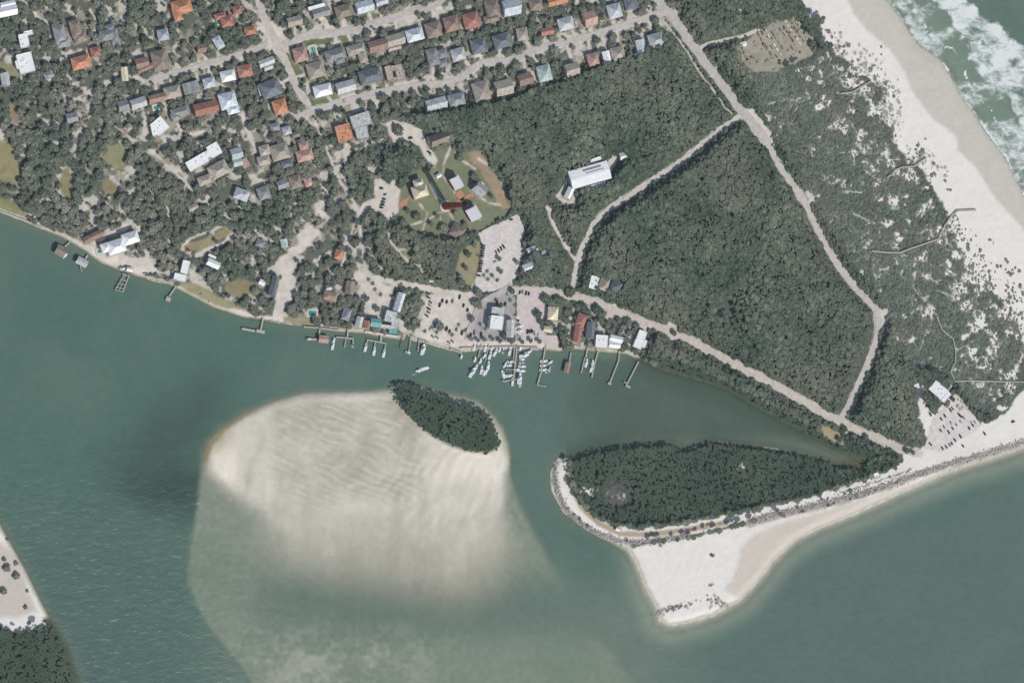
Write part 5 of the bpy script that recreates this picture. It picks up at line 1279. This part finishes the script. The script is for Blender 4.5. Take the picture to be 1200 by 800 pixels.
# palms
PALM = [palm_mesh('fronds', 40+i, M['leaf_palm']) for i in range(3)]
for (px, py, lab) in ((576,322,"tall palm on the grass island in the big parking lot"),(572,327,"left palm of the grass island in the big lot"),(583,328,"right palm of the grass island in the big lot"),(545,387,"palm at the dirt lot's lower right"),(569,385,"palm left of the marina store's lower corner"),(581,381,"palm in front of the marina store"),(586,387,"palm right below the marina store"),(512,389,"palm at the dirt lot's waterfront"),(498,388,"palm beside the boat ramp"),(530,392,"palm on the landing right of the ramp"),(604,357,"palm at the asphalt lot's right edge"),(588,357,"palm above the marina store"),(437,332,"palm in the sandy lots left of the bluish shed"),(446,345,"lower palm in the sandy lots left of the bluish shed"),(470,333,"palm beside the harbour's sandy road")):
    h = random.uniform(6, 9); q = P(px, py, LAND+h); q.z = LAND
    t = thing('palm_tree', lab, 'palm tree', q, random.random()*6, 'palm trees around the harbour lots')
    b = MB(); b.cyl(0, 0, -.3, h, .28, .18, 8); b.build('trunk', M['bark'], t)
    cr = bpy.data.objects.new('fronds', random.choice(PALM)); col.objects.link(cr); cr.parent = t; cr.location = (0, 0, h); cr.scale = (3.4, 3.4, 3.0)
# ------------------------------------------------------------------ piers, docks and boathouses
def pier(label, segs, piles=True, dark=False, name='pier', z=1.9, gaps=None):
    """segs: list of (polyline, width)"""
    p0 = segs[0][0][0]; base = P(*p0, z); base.z = 0
    t = thing(name, label, name.replace('_', ' ') if name != 'pier' else 'pier', base)
    pl = MB(); dk = MB(); nseg = 0
    for line, wd in segs:
        for (a, b) in zip(line[:-1], line[1:]):
            A = np.array(G(*a, z))-np.array((base.x, base.y)); B = np.array(G(*b, z))-np.array((base.x, base.y))
            dk.bar((*A, z-.013*nseg), (*B, z-.013*nseg), wd, .22); nseg += 1
            Ld = np.linalg.norm(B-A); d = (B-A)/max(Ld, 1e-6); n = np.array((-d[1], d[0]))*wd*.5
            for k in range(int(Ld/4)+1):
                q = A+d*min(k*4, Ld)
                for s in (-1, 1): pl.cyl(q[0]+n[0]*s, q[1]+n[1]*s, -3, z+.5, .17, .15, 7)
    dk.build('deck', M['deck_dark' if dark else 'deck'], t)
    if piles: pl.build('piles', M['pile'], t)
    return t
def boathouse(label, px, py, w, d, a, rc, h=3.6, name='boathouse'):
    z = h; base = P(px, py, z); base.z = 0
    t = thing(name, label, 'boathouse', base)
    rp = [Vector((*map(float, G(*q, z)), 0))-Vector((base.x, base.y, 0)) for q in rect_pts(px, py, w, d, a)]
    b = MB(); roof_block(b, rp, z, .45, 'gable'); b.build('roof', M['roof_'+rc], t)
    b = MB(); cc = sum(rp, Vector())/4
    for i in range(4):
        for k in (0, .5):
            q = rp[i]+(rp[(i+1) % 4]-rp[i])*k; q = cc+(q-cc)*.92; b.cyl(q.x, q.y, -3, z+.1, .2, .18, 8)
    b.build('posts', M['pile'], t)
    b = MB(); b.prism([((cc+(q-cc)*.8).x, (cc+(q-cc)*.8).y) for q in rp], 1.2, 1.45); b.build('platform', M['deck'], t)
boathouse("grey-brown roofed boathouse furthest left along the shore",71,294,11,11,-28,'brown')
pier("short walkway from the shore to the leftmost boathouse",[([(82,284),(76,289)],1.6)],name='walkway')
boathouse("pale grey roofed boathouse second from the left",96,307,12,8,-30,'palegrey')
pier("short walkway to the pale grey boathouse",[([(103,299),(99,305)],1.8),([(94,312),(96,318)],1.2)],name='walkway')
pier("open pergola dock with a grid of beams",[([(146.5,321),(135.5,339)],1.0),([(151.5,322.5),(144,342)],1.2),([(143,320.5),(152,323)],1.0),([(141,327),(149,329.5)],.9),([(138.5,331.5),(147.5,334)],.9),([(136,336),(145.5,338.5)],.9),([(135,339.5),(144,342.3)],.9),([(148,321.5),(139.5,341)],.6)],name='dock')
pier("pier with square head below the white L-shaped house",[([(207.5,334),(198.5,347)],1.7),([(194.5,349.5),(200,351.5)],5)])
pier("T-shaped pier with a long left arm",[([(308.4,373),(305.5,387)],2.0),([(300.5,387.4),(310.2,389.4)],3.8),([(283.5,385),(299,388)],2.6)])
pier("pier to the red-roofed boathouse left of the E-shaped docks",[([(375.6,379),(374.2,391)],2.0),([(359.5,397.2),(376,398)],2.4),([(374,391),(375,398)],1.6)])
boathouse("pink-red roofed boathouse on the left pier",379,397.3,10,8,-6,'salmon')
pier("E-shaped dock with three fingers, left of two",[([(408.6,382),(407,395)],1.9),([(394.2,394.8),(414.4,396.8)],1.7),([(394.6,395),(391.5,400)],1.0),([(405.6,396),(403.8,407)],1.2),([(414,397),(413.4,402)],1.1)])
pier("E-shaped dock with three fingers, below the restaurant",[([(447,390.5),(446.4,400)],2.6),([(429.8,397.8),(452.8,402.4)],1.6),([(431,398.4),(429.6,404)],1.3),([(440.3,400.4),(438.4,408)],1.3),([(452.2,402.6),(450.8,410)],1.3)])
pier("narrow jetty on the left side of the boat ramp",[([(472.4,390),(469.2,409.5)],1.0)],dark=True,name='jetty')
pier("narrow jetty on the right side of the boat ramp",[([(481.6,396),(479,413)],1.0),([(475,412.6),(480.5,413.8)],1.8)],name='jetty')
pier("U-shaped boat lift dock right of the ramp",[([(491.6,397),(489.8,412)],1.1),([(500.2,399.5),(497,414.5)],1.1),([(491.6,397.6),(500.2,399.8)],1.0)],name='dock')
pier("bent dock left of the marina boats",[([(528,408.5),(540.8,413.6),(540,419.5)],1.8)],name='dock')
pier("left marina finger pier between white boats",[([(559.6,403),(558.8,410)],1.0),([(564.3,402.5),(560.5,419)],1.1),([(572.6,403),(569,424)],.9)],name='marina_pier')
pier("long middle marina pier with boats on both sides",[([(606.2,404),(605,415),(602,444)],1.9),([(603.6,405),(601.5,422)],1.4),([(597,424),(604,425)],.9),([(592.5,432.3),(603,433.2)],.9),([(588,446.4),(608,444)],1.2)],name='marina_pier')
pier("long right marina pier with one line of boats",[([(639,408),(634,436),(629.8,451)],1.8),([(630,451),(640,452.6)],1.2)],name='marina_pier')
pier("pier to the red-brown roofed boathouse",[([(669.3,413),(667,425)],1.6)])
boathouse("red-brown roofed boathouse right of the marina",664.6,430.4,5.4,11,-14,'rust')
pier("dark-ended pier below the slate blue house",[([(689.4,403),(686.5,419)],1.9),([(685.5,419),(681.2,437)],1.5)])
pier("long pier below the square cream-white house",[([(701.2,411),(697,426),(693.6,442.5)],1.7),([(699,408.6),(703,411)],3)])
pier("curved long pier below the teal skylight house",[([(726.4,408),(724.8,423),(719,438),(714.4,449)],1.6),([(712.4,448.6),(716.4,450)],2.8)])
pier("last pier on the right with hooked head",[([(748.4,423.5),(740,440),(734.2,451)],1.7),([(733.4,451.4),(738.8,454)],2.6),([(731.5,447),(734,449)],1.4)])
pier("white floating barge dock left of the concrete pad",[([(621.6,408.2),(630.6,408.8)],4.2)],name='dock')
pier("little footbridge on the tan stream bank at the right shore",[([(757,416),(754,423)],1.0)],name='walkway',dark=True)
# ------------------------------------------------------------------ boats
def hull_rings(L, B, H, z0=-.35):
    rings = []
    for t in (0, .12, .3, .5, .7, .85, .95, 1.0):
        x = (t-.5)*L
        w = B/2*(.92+.08*math.sin(t*math.pi)) if t < .55 else B/2*max(.02, math.cos((t-.55)/.45*math.pi/2)**.75)
        zs = H*(1+.28*t*t)
        rings.append([(x, -w, zs), (x, -w*.94, .15), (x, -w*.5, z0*(1-t*.6)), (x, w*.5, z0*(1-t*.6)), (x, w*.94, .15), (x, w, zs)])
    return rings
def boat_proto(kind, look=0):
    top = M[('canvas', 'canvas_blue', 'roof_tan')[look]]; side = M[('hull', 'hull', 'roof_paleblue')[look]]; floor = M[('hull_inner', 'deck', 'hull_inner')[look]]
    t = thing('motor_boat', None, 'boat', (0, 0, 0))
    L, B, H = dict(console=(7.4, 2.6, 1.0), cabin=(10.5, 3.5, 1.4), sport=(13.5, 4.3, 1.8), pontoon=(7.6, 2.9, .9))[kind]
    if kind == 'pontoon':
        b = MB()
        for s in (-1, 1): b.loft([[(x, s*B*.36+.38*r*math.cos(a), .05+.38*r*math.sin(a)) for a in [k*math.pi/4 for k in range(8)]] for x, r in ((-L/2, .7), (-L/2+.4, 1), (L/2-1, 1), (L/2, .15))])
        b.build('pontoons', M['metal'], t)
        b = MB(); b.box(0, 0, .62, L*.94, B, .16); b.build('deck', M['hull_inner'], t)
        b = MB(); b.box(-.2, 0, 2.5, L*.55, B*.95, .12)
        for sx in (-1, 1):
            for sy in (-1, 1): b.box(-.2+sx*L*.25, sy*B*.44, 1.6, .08, .08, 1.8)
        b.build('canopy', top, t)
    else:
        b = MB(); b.loft(hull_rings(L, B, H)); b.build('hull', side, t, smooth=False)
        b = MB(); b.prism([(-L*.46, -B*.38), (L*.1, -B*.38), (L*.30, -B*.2), (L*.30, B*.2), (L*.1, B*.38), (-L*.46, B*.38)], H*.9, H*1.12); b.build('cockpit', floor, t)
        if kind == 'console':
            b = MB(); b.box(-.3, 0, H+.65, 1.3, 1.0, 1.1); b.build('console', M['hull'], t)
            b = MB(); b.box(-.4, 0, H+2.0, 2.7, 1.9, .12)
            for sx in (-1, 1):
                for sy in (-1, 1): b.box(-.4+sx*.7, sy*.55, H+1.2, .07, .07, 1.6)
            b.build('t_top', top, t)
        else:
            hc_ = 1.3 if kind == 'cabin' else 1.9
            b = MB(); b.loft([[(-L*.12, -B*.34, H*1.05), (L*.24, -B*.24, H*1.05), (L*.24, B*.24, H*1.05), (-L*.12, B*.34, H*1.05)], [(-L*.12, -B*.30, H+hc_), (L*.12, -B*.22, H+hc_), (L*.12, B*.22, H+hc_), (-L*.12, B*.30, H+hc_)]]); b.build('cabin', M['hull'], t)
            b = MB(); b.loft([[(L*.245, -B*.2, H*1.2), (L*.25, -B*.2, H*1.2), (L*.25, B*.2, H*1.2), (L*.245, B*.2, H*1.2)], [(L*.135, -B*.19, H+hc_-.15), (L*.14, -B*.19, H+hc_-.15), (L*.14, B*.19, H+hc_-.15), (L*.135, B*.19, H+hc_-.15)]]); b.build('windscreen', M['glass'], t)
            if kind == 'sport':
                b = MB(); b.box(-L*.02, 0, H+hc_+1.9, 3.4, 2.6, .14)
                for sx in (-1, 1):
                    for sy in (-1, 1): b.box(-L*.02+sx*1.3, sy*1.0, H+hc_+.95, .09, .09, 1.9)
                b.build('fly_bridge', top, t)
    if kind in ('console', 'pontoon'):
        b = MB(); b.box(-L/2-.25, 0, H+.35, .7, .55, .9); b.box(-L/2-.3, 0, H-.4, .3, .25, 1.0); b.build('outboard', M['motor'], t)
    remember(t); return t
BOATS = [ # px, py, heading (picture degrees), kind, label
 (555.6,406,80,'cabin',"white boat against the quay, first of the left marina boats"),(556.5,421,78,'console',"white boat second down the left marina's outer line"),(553.2,436,62,'sport',"long white boat at the outer end of the left marina"),
 (557,431,60,'cabin',"white boat inside the outermost left marina boat"),(562.8,423,70,'console',"small white boat in the middle of the left marina"),(564.2,433,82,'cabin',"white boat third from left at the marina's lower edge"),
 (567.6,417,60,'console',"white boat beside the left marina finger pier"),(568.5,407,85,'cabin',"broad white boat against the quay right of the finger pier"),(576,407.5,80,'console',"white boat against the quay, second right of the finger pier"),
 (580.5,412.5,65,'cabin',"white boat angled near the quay's bend"),(574.2,416,75,'cabin',"white boat right of the left marina's second finger"),(572.2,428,84,'cabin',"white boat at the lower right of the left marina"),
 (570,434,70,'cabin',"lowest white boat at the left marina's right corner"),(567,437,85,'console',"slim boat at the left marina's lowest point"),(585.5,409.5,80,'console',"small boat moored under the quay's grey bushes"),(589.5,411,80,'console',"small boat just left of the middle marina's quay boats"),
 (597.2,411.5,80,'cabin',"white boat at the quay left of the middle marina pier"),(598,424,4,'cabin',"first boat on the left of the middle marina pier"),(591.5,428,60,'console',"boat at the left edge of the middle marina"),(597,428.2,4,'console',"second boat on the left of the middle marina pier"),
 (589.6,438.5,110,'cabin',"white boat at the lower left corner of the middle marina"),(596.4,440,8,'cabin',"broad white boat low on the left of the middle marina pier"),(593,446,4,'console',"lowest left boat of the middle marina"),(600.4,447,90,'cabin',"pale boat at the foot of the middle marina pier"),
 (619,412.5,24,'cabin',"top boat on the right of the middle marina pier"),(614,416.6,12,'sport',"second boat on the right of the middle marina pier"),(612,421.2,4,'console',"third boat on the right of the middle marina pier"),(611.5,425,2,'console',"fourth boat on the right of the middle marina pier"),
 (611.8,429.2,-4,'cabin',"fifth boat on the right of the middle marina pier"),(611.2,434.4,-6,'cabin',"sixth boat on the right of the middle marina pier"),(606,433,10,'console',"small boat hugging the middle marina pier's right side"),(608.4,443,80,'sport',"white boat at the lower right of the middle marina"),(609.6,448,84,'cabin',"lowest boat at the right of the middle marina"),
 (609.6,408,80,'pontoon',"flat pale boat at the quay right of the middle pier"),(637.4,423,6,'cabin',"upper boat on the right marina pier"),(637.2,428,6,'cabin',"middle boat on the right marina pier"),(636.6,433.2,4,'cabin',"lower boat on the right marina pier"),
 (645,424.4,30,'console',"upper outer boat at the right marina pier"),(643.6,432,60,'console',"middle outer boat at the right marina pier"),(641.8,435.4,10,'console',"lower outer boat at the right marina pier"),
 (690.2,403,80,'console',"small boat drawn up at the slate blue house"),(687,425,78,'cabin',"white boat right of the dark-ended pier"),(693.2,431,74,'cabin',"lower white boat left of the cream house pier"),(694.4,424.5,80,'console',"upper boat left of the cream house pier"),
 (390,404.4,80,'cabin',"white boat on the left finger of the left E-shaped dock"),(413.4,403.6,88,'console',"pale boat on the right finger of the left E-shaped dock"),(391,398.6,70,'console',"small pale boat above the left E-dock's white boat"),
 (428.4,406.6,80,'cabin',"white boat on the left finger below the restaurant"),(438.4,411,82,'cabin',"white boat on the middle finger below the restaurant"),(449.8,413.4,80,'cabin',"white boat on the right finger below the restaurant"),
 (478,412.6,150,'console',"white boat at the boat ramp jetty's head"),(495.4,409,76,'sport',"big white boat inside the U-shaped lift dock"),(76.4,299.6,40,'console',"white boat beside the leftmost boathouse"),(362.4,397.2,0,'console',"white boat on the arm left of the red boathouse"),
 (540.4,417,84,'console',"white boat at the bent dock's tip"),(490,434.2,192,'console',"small motor boat under way with a white wake in the channel"),(144,315,10,'console',"small white boat ashore beside the pergola dock"),
]
PB = {}; first = {}
for (px, py, a, k, lab) in BOATS:
    look = 0 if ('white' in lab or k in ('sport', 'pontoon')) else (int(px*7) % 3)
    kk = (k, look)
    if kk not in PB: PB[kk] = boat_proto(k, look); o = PB[kk]
    else: o = copy_tree(PB[kk])
    o.location = P(px-.5, py, 0 if py > 320 else .0); o.rotation_euler = (0, 0, heading(px, py, a)); tag(o, lab, 'boat', 'boats moored along the shore')
    if 'ashore' in lab: o.location.z = LAND+.4
# ------------------------------------------------------------------ cars
def car_proto(key, kind):
    t = thing('parked_car', None, 'car', (0, 0, 0))
    L, B, H = dict(sedan=(4.7, 1.85, .78), suv=(4.9, 1.95, .95), pickup=(5.6, 2.0, .95))[kind]
    mt = M['car_'+key]
    b = MB()
    prof = [(-L/2, .35, .93), (-L/2+.1, H-.05, .96), (-L*.22, H+.05, 1), (L*.18, H+.05, 1), (L/2-.35, H-.12, .94), (L/2, .45, .86)]
    b.loft([[(x, -B/2*w, .28), (x, -B/2*w, z*.8), (x, -B/2*w*.88, z), (x, B/2*w*.88, z), (x, B/2*w, z*.8), (x, B/2*w, .28)] for x, z, w in prof]); b.build('body', mt, t)
    x0, x1 = dict(sedan=(-L*.34, L*.16), suv=(-L*.47, L*.16), pickup=(-L*.08, L*.20))[kind]
    top = H+dict(sedan=.62, suv=.75, pickup=.75)[kind]
    b = MB(); b.loft([[(x0, -B*.43, H), (x1+.45, -B*.43, H), (x1+.45, B*.43, H), (x0, B*.43, H)], [(x0+.35, -B*.36, top), (x1-.25, -B*.36, top), (x1-.25, B*.36, top), (x0+.35, B*.36, top)]]); b.build('windows', M['glass'], t)
    b = MB(); b.box((x0+x1)/2+.05, 0, top+.03, (x1-x0)-.55, B*.74, .08); b.build('roof', mt, t)
    if kind == 'pickup': b = MB(); b.box(-L*.29, 0, H+.06, L*.36, B*.78, .06); b.build('load_bed', M['tyre'], t)
    for sx in (-1, 1):
        for sy in (-1, 1):
            b = MB(); k = len(b.v); n = 12; cx, cy = sx*L*.31, sy*B*.46
            b.loft([[(cx+.33*math.cos(2*math.pi*i/n), cy-.11, .33+.33*math.sin(2*math.pi*i/n)) for i in range(n)], [(cx+.33*math.cos(2*math.pi*i/n), cy+.11, .33+.33*math.sin(2*math.pi*i/n)) for i in range(n)]]); b.build('wheel', M['tyre'], t)
    remember(t); return t
CAR_PROTO = {}
ORD = ['first','second','third','fourth','fifth','sixth','seventh','eighth','ninth','tenth','eleventh','twelfth','thirteenth','fourteenth','fifteenth','sixteenth']
def cars(rowphrase, spots, ang, colours, frm='top'):
    for i, (px, py) in enumerate(spots):
        cc = colours[i % len(colours)]; kind = ('sedan', 'suv', 'pickup')[(i*7+len(rowphrase)) % 3]
        key = (cc, kind)
        if key not in CAR_PROTO: CAR_PROTO[key] = car_proto(cc, kind); o = CAR_PROTO[key]
        else: o = copy_tree(CAR_PROTO[key])
        o.location = P(px, py, 1.84 if py < 520 else 1.8); o.rotation_euler = (0, 0, heading(px, py, ang+random.uniform(-5, 5)))
        lab = f"{ORD[i]} car from the {frm} {rowphrase}, {'dark grey' if cc == 'charcoal' else cc}" if len(spots) > 1 else f"{'dark grey' if cc == 'charcoal' else cc} car {rowphrase}"
        tag(o, lab, 'car', 'parked cars')
D_ = ['dark','charcoal','dark','blue','charcoal','silver']
cars("in the upper car park's line",[(447,221),(452,228.5),(450,233.5),(449,237),(448,240.2),(446.8,243.4)],0,['dark','white','dark','charcoal','dark','dark'])
cars("beside the museum hall drive",[(497,164),(503,179),(505,183),(508,196)],-30,['white','dark','white','silver'])
cars("alone on the loop drive",[(481,162)],10,['dark'])
cars("in the big lot's left column",[(566.5,288),(566,291),(565.6,294),(565.2,297),(564.8,300),(564.4,303),(564,306),(563.4,309),(563,312),(562.6,315),(562.2,318),(561,323)],-8,D_+['charcoal','dark','red','dark','charcoal','dark'])
cars("in the big lot's slanted middle row",[(581.6,296.5),(584.4,293.8),(587.2,291.4),(590,289)],-62,['silver','dark','charcoal','dark'],'left')
cars("alone at the big lot's top corner",[(599,257.5)],20,['dark'])
cars("alone left of the big lot's cable",[(580,307)],10,['silver'])
cars("in the dirt harbour lot's left column",[(501.5,344),(502.6,349),(504.2,354),(504,358),(502.4,362),(502,366),(500,370)],-35,['charcoal','tan','dark','silver','dark','blue','dark'])
cars("scattered in the dirt harbour lot's upper half",[(518.4,352.5),(515.4,357.4),(523.6,353.8),(530.4,353),(538.6,348),(543.2,358),(548,363.4)],70,['dark','charcoal','dark','tan','dark','dark','charcoal'])
cars("along the dirt harbour lot's lower edge",[(504,386),(509.4,381.2),(523.4,385),(527,388.4),(535.2,386),(541.4,390),(547.5,386),(551.5,392),(556,389.6),(563.6,391)],75,['white','dark','dark','charcoal','tan','dark','white','dark','silver','dark'],'left')
cars("in the line at the gravel lot's top",[(594.6,343.4),(609,342.6),(612.4,342),(616.4,343.2),(619.6,344)],80,['white','dark','silver','charcoal','dark'],'left')
cars("in front of the marina store's upper side",[(582.2,354.6),(586.6,357),(592,356.2)],75,['charcoal','dark','dark'],'left')
cars("in the gravel lot's lower row",[(618,388.6),(620.6,388.2),(623.2,388),(626.4,390.2),(631,392.4),(607.4,374.6)],82,['dark','charcoal','dark','white','white','charcoal'],'left')
bx = lambda x, y: (1040+x/7.475, 420+y/7.475)
cars("in the beach lot's upper rows",[bx(*q) for q in ((375,490),(470,530),(502,502),(550,452),(568,438),(625,492),(640,505))],-55,['dark','dark','charcoal','dark','charcoal','dark','blue'],'left')
cars("in the beach lot's middle rows",[bx(*q) for q in ((465,630),(497,602),(535,645),(570,612),(556,566),(605,586),(640,552),(668,520))],-55,['dark','silver','charcoal','dark','silver','white','silver','tan'],'left')
cars("at the beach lot's right end",[bx(*q) for q in ((715,612),(745,582),(765,558),(740,566))],-58,['dark','charcoal','silver','white'],'left')
cars("along the beach lot's lower edge",[bx(*q) for q in ((375,750),(480,785),(515,775),(545,760),(562,744),(590,715),(638,682),(660,765),(850,658))],-55,['dark','dark','charcoal','silver','dark','charcoal','dark','dark','dark'],'left')
cars("on the sand road by the beach grass",[bx(1100,553)],12,['dark'])
cars("alone on the sandy road by the long grey house",[(329,325)],80,['tan'])
cars("under trees in the left oval drive",[(221,293)],-40,['red'])
cars("on the forest track in the metal hall's clearing",[(658,274),(660,278),(662,282)],40,['white','silver','white'])
cars("parked on the left street's red drive",[(273,73)],-60,['red'])
cars("parked on the roof terrace of the pale grey house",[(427,150),(426,156)],10,['dark','dark'])  if False else None
# boats and trailers on land in the gravel lot
for (px, py, a, lab) in ((609.6,382,0,"boat on a trailer, upper of two beside the shed"),(609.8,387.6,0,"boat on a trailer, lower of two beside the shed"),(606,372,-40,"boat stored at the gravel lot's left edge")):
    o = copy_tree(PB[('console', 0)]); o.location = P(px, py, LAND+.8); o.rotation_euler = (0, 0, heading(px, py, a)); tag(o, lab, 'boat', 'boats stored on land')
# ------------------------------------------------------------------ boardwalks over the dunes
pier("northern dune boardwalk ending on the white beach",[([(985,110),(1000,108),(1008,103),(1020,96)],1.9)],name='boardwalk',z=3.4)
pier("middle dune boardwalk ending on the white beach",[([(1040,208),(1046,204),(1050,199),(1057,196),(1072,195),(1086,185)],1.8)],name='boardwalk',z=3.4)
pier("longest dune boardwalk bent towards the ocean",[([(1022,294),(1040,296),(1055,296),(1068,291),(1080,287),(1100,280),(1107,265),(1114,255),(1122,247),(1144,246)],1.9)],name='boardwalk',z=3.4)
pier("boardwalk running straight east from the beach pavilion",[([(1119,447),(1140,446),(1170,447),(1230,448)],1.6)],name='boardwalk',z=3.2)
pier("winding boardwalk down to the beach pavilion",[([(1098,372),(1105,387),(1117,397),(1120,410),(1120,424),(1114,435),(1119,446)],1.5)],name='boardwalk',z=3.2)
# sea wall along the left shore
w = MB(); line = [(-150,196),(-60,232),(0,247.5),(30,258.5),(50,268)]
for a, b_ in zip(line[:-1], line[1:]):
    A = G(*a, 1.9); B_ = G(*b_, 1.9); w.bar((*map(float, A), 1.9), (*map(float, B_), 1.9), 1.1, 3.0)
o = w.build('sea_wall', M['concrete']); tag(o, "pale concrete sea wall along the upper left shore", 'sea wall')
w = MB(); line = [(356,385.4-2.6),(372,384),(398,387.2)]
for a, b_ in zip(line[:-1], line[1:]):
    A = G(*a, 1.9); B_ = G(*b_, 1.9); w.bar((*map(float, A), 1.9), (*map(float, B_), 1.9), 1.1, 3.0)
o = w.build('sea_wall', M['concrete']); tag(o, "short pale sea wall in front of the green pool", 'sea wall')
w = MB(); line = [(428,388.4),(452,392.4),(466,394.5)]
for a, b_ in zip(line[:-1], line[1:]):
    A = G(*a, 1.95); B_ = G(*b_, 1.95); w.bar((*map(float, A), 1.95), (*map(float, B_), 1.95), 2.2, 3.0)
o = w.build('sea_wall', M['paving']); tag(o, "cream waterfront terrace edge below the restaurant", 'sea wall')
w = MB(); line = [(540,407.5),(600,405.8),(622,407)]
for a, b_ in zip(line[:-1], line[1:]):
    A = G(*a, 1.9); B_ = G(*b_, 1.9); w.bar((*map(float, A), 1.9), (*map(float, B_), 1.9), 1.4, 3.0)
o = w.build('sea_wall', M['deck']); tag(o, "pale quay edge behind the marina boats", 'quay')
# fence and hedge line between lighthouse lawn and big lot
w = MB()
for k in range(16):
    a = (556+k*3.0, 275.5-k*1.72); q = G(*a, LAND); w.box(float(q[0]), float(q[1]), LAND+.8, .15, .15, 2.0)
A = G(556, 275.5, LAND); B_ = G(601, 249.7, LAND)
for zz_ in (LAND+.6, LAND+1.1, LAND+1.6): w.bar((*map(float, A), zz_), (*map(float, B_), zz_), .12, .14)
o = w.build('fence', M['deck_dark']); tag(o, "dark rail fence between lighthouse lawn and big lot", 'fence')
for i, (px, py) in enumerate(((571,266),(583,258.6),(577,262.5),(563,271))):
    q = P(px, py); o = bpy.data.objects.new('fence_bush', hammock_m[i]); col.objects.link(o); o.location = q; o.scale = (1.9, 1.7, 1.5)
    tag(o, ["bush third","bush first","bush second","bush last"][i]+" from the upper end of the rail fence", 'bush', 'bushes along the rail fence')
# ------------------------------------------------------------------ cleared yard: rows of planks, tanks, machines
rows = []
for i in range(13):
    u = i*5.0; x0, y0 = 884+u*.92, 33-u*.42
    x1, y1 = x0+24-i*.2, y0+39-i*.5
    rows.append((x0, y0, x1, y1))
for i, (x0, y0, x1, y1) in enumerate(rows):
    b = MB(); n = 7
    for k in range(n):
        if random.random() < .22: continue
        t0, t1 = k/n+.01, (k+random.uniform(.6, .95))/n
        j = random.uniform(-.5, .5)
        A = G(x0+(x1-x0)*t0+j, y0+(y1-y0)*t0, LAND+.7); B_ = G(x0+(x1-x0)*t1+j, y0+(y1-y0)*t1, LAND+.7)
        b.bar((*map(float, A), LAND+random.uniform(.5, 1.0)), (*map(float, B_), LAND+random.uniform(.5, 1.0)), random.uniform(.9, 2.4), 1.2)
    o = b.build('plank_row', M[['deck_dark', 'bark', 'paving', 'deck_dark', 'deck'][i % 5]])
    tag(o, f"{ORD[i]} row of stacked planks from the left in the cleared yard", 'plank row', 'rows of planks in the yard')
for (px, py, r, lab) in ((872.5,51.5,3.2,"larger white round tank in the cleared yard"),(867.6,49.5,2.2,"smaller white round tank in the cleared yard")):
    q = P(px, py, LAND+2.5); q.z = LAND; b = MB(); b.cyl(0, 0, -.2, 2.5, r, r, 24, cap=False); b.cyl(0, 0, 2.5, 3.4, r*1.02, .25, 24); o = b.build('water_tank', M['roof_white']); o.location = q; tag(o, lab, 'tank', 'tanks in the cleared yard')
def digger(px, py, a, lab):
    t = thing('excavator', lab, 'excavator', P(px, py), heading(px, py, a), 'machines in the cleared yard')
    om = M['roof_orange']
    for s in (-1, 1):
        b = MB(); b.box(0, s*1.1, .45, 3.6, .6, .9); b.build('track', M['tyre'], t)
    b = MB(); b.box(-.4, 0, 1.5, 2.8, 2.2, 1.1); b.build('body', om, t)
    b = MB(); b.box(.5, .6, 2.4, 1.3, .9, 1.5); b.build('cab', M['glass'], t)
    b = MB(); b.loft([[(x, y, z+s) for y, s in ((-.45, -.2), (-.05, -.2), (-.05, .2), (-.45, .2))] for x, z in ((1.0, 1.8), (3.4, 3.6), (5.6, 1.6))]); b.build('arm', om, t)
    b = MB(); b.box(5.8, -.25, .9, .9, 1.0, .9); b.build('bucket', M['metal'], t)
digger(876,71,35,"orange excavator at the cleared yard's lower left")
digger(895,53,-30,"orange excavator beside the plank rows")
# playground on the dry lawn
q = P(537,323); t = thing('playground', "blue playground frame with slide on the dry lawn", 'playground', q)
b = MB()
for sx in (-1, 1):
    for sy in (-1, 1): b.box(sx*1.6, sy*1.6, 1.6, .18, .18, 3.2)
b.box(0, 0, 1.5, 3.6, 3.6, .16); b.build('tower', M['pile'], t)
b = MB(); b.loft([[(-2.1, -2.1, 3.2), (2.1, -2.1, 3.2), (2.1, 2.1, 3.2), (-2.1, 2.1, 3.2)], [(-.1, -.1, 4.6), (.1, -.1, 4.6), (.1, .1, 4.6), (-.1, .1, 4.6)]]); b.build('canopy', M['canvas_blue'], t)
b = MB(); b.loft([[(x, y, z) for y in (-.5, .5)]+[(x, y, z-.12) for y in (.5, -.5)] for x, z in ((1.8, 1.6), (5.2, .3))]); b.build('slide', M['roof_teal'], t)
# patio umbrellas on the waterfront
for i, (px, py) in enumerate(((527,402),(531,400.6),(513,396),(508,395))):
    q = P(px, py, LAND+2.4); q.z = LAND; t = thing('patio_umbrella', ["dark patio umbrella, right one of the landing's pair","dark patio umbrella, upper one of the landing's pair","dark patio umbrella by the dirt lot's shore, right","dark patio umbrella by the dirt lot's shore, left"][i], 'umbrella', q, 0, 'patio umbrellas on the waterfront')
    b = MB(); b.cyl(0, 0, -.1, 2.5, .05, .05, 6); b.build('pole', M['metal'], t)
    b = MB(); b.cyl(0, 0, 2.1, 2.9, 1.6, .06, 8); b.build('canopy', M['roof_brown'], t)
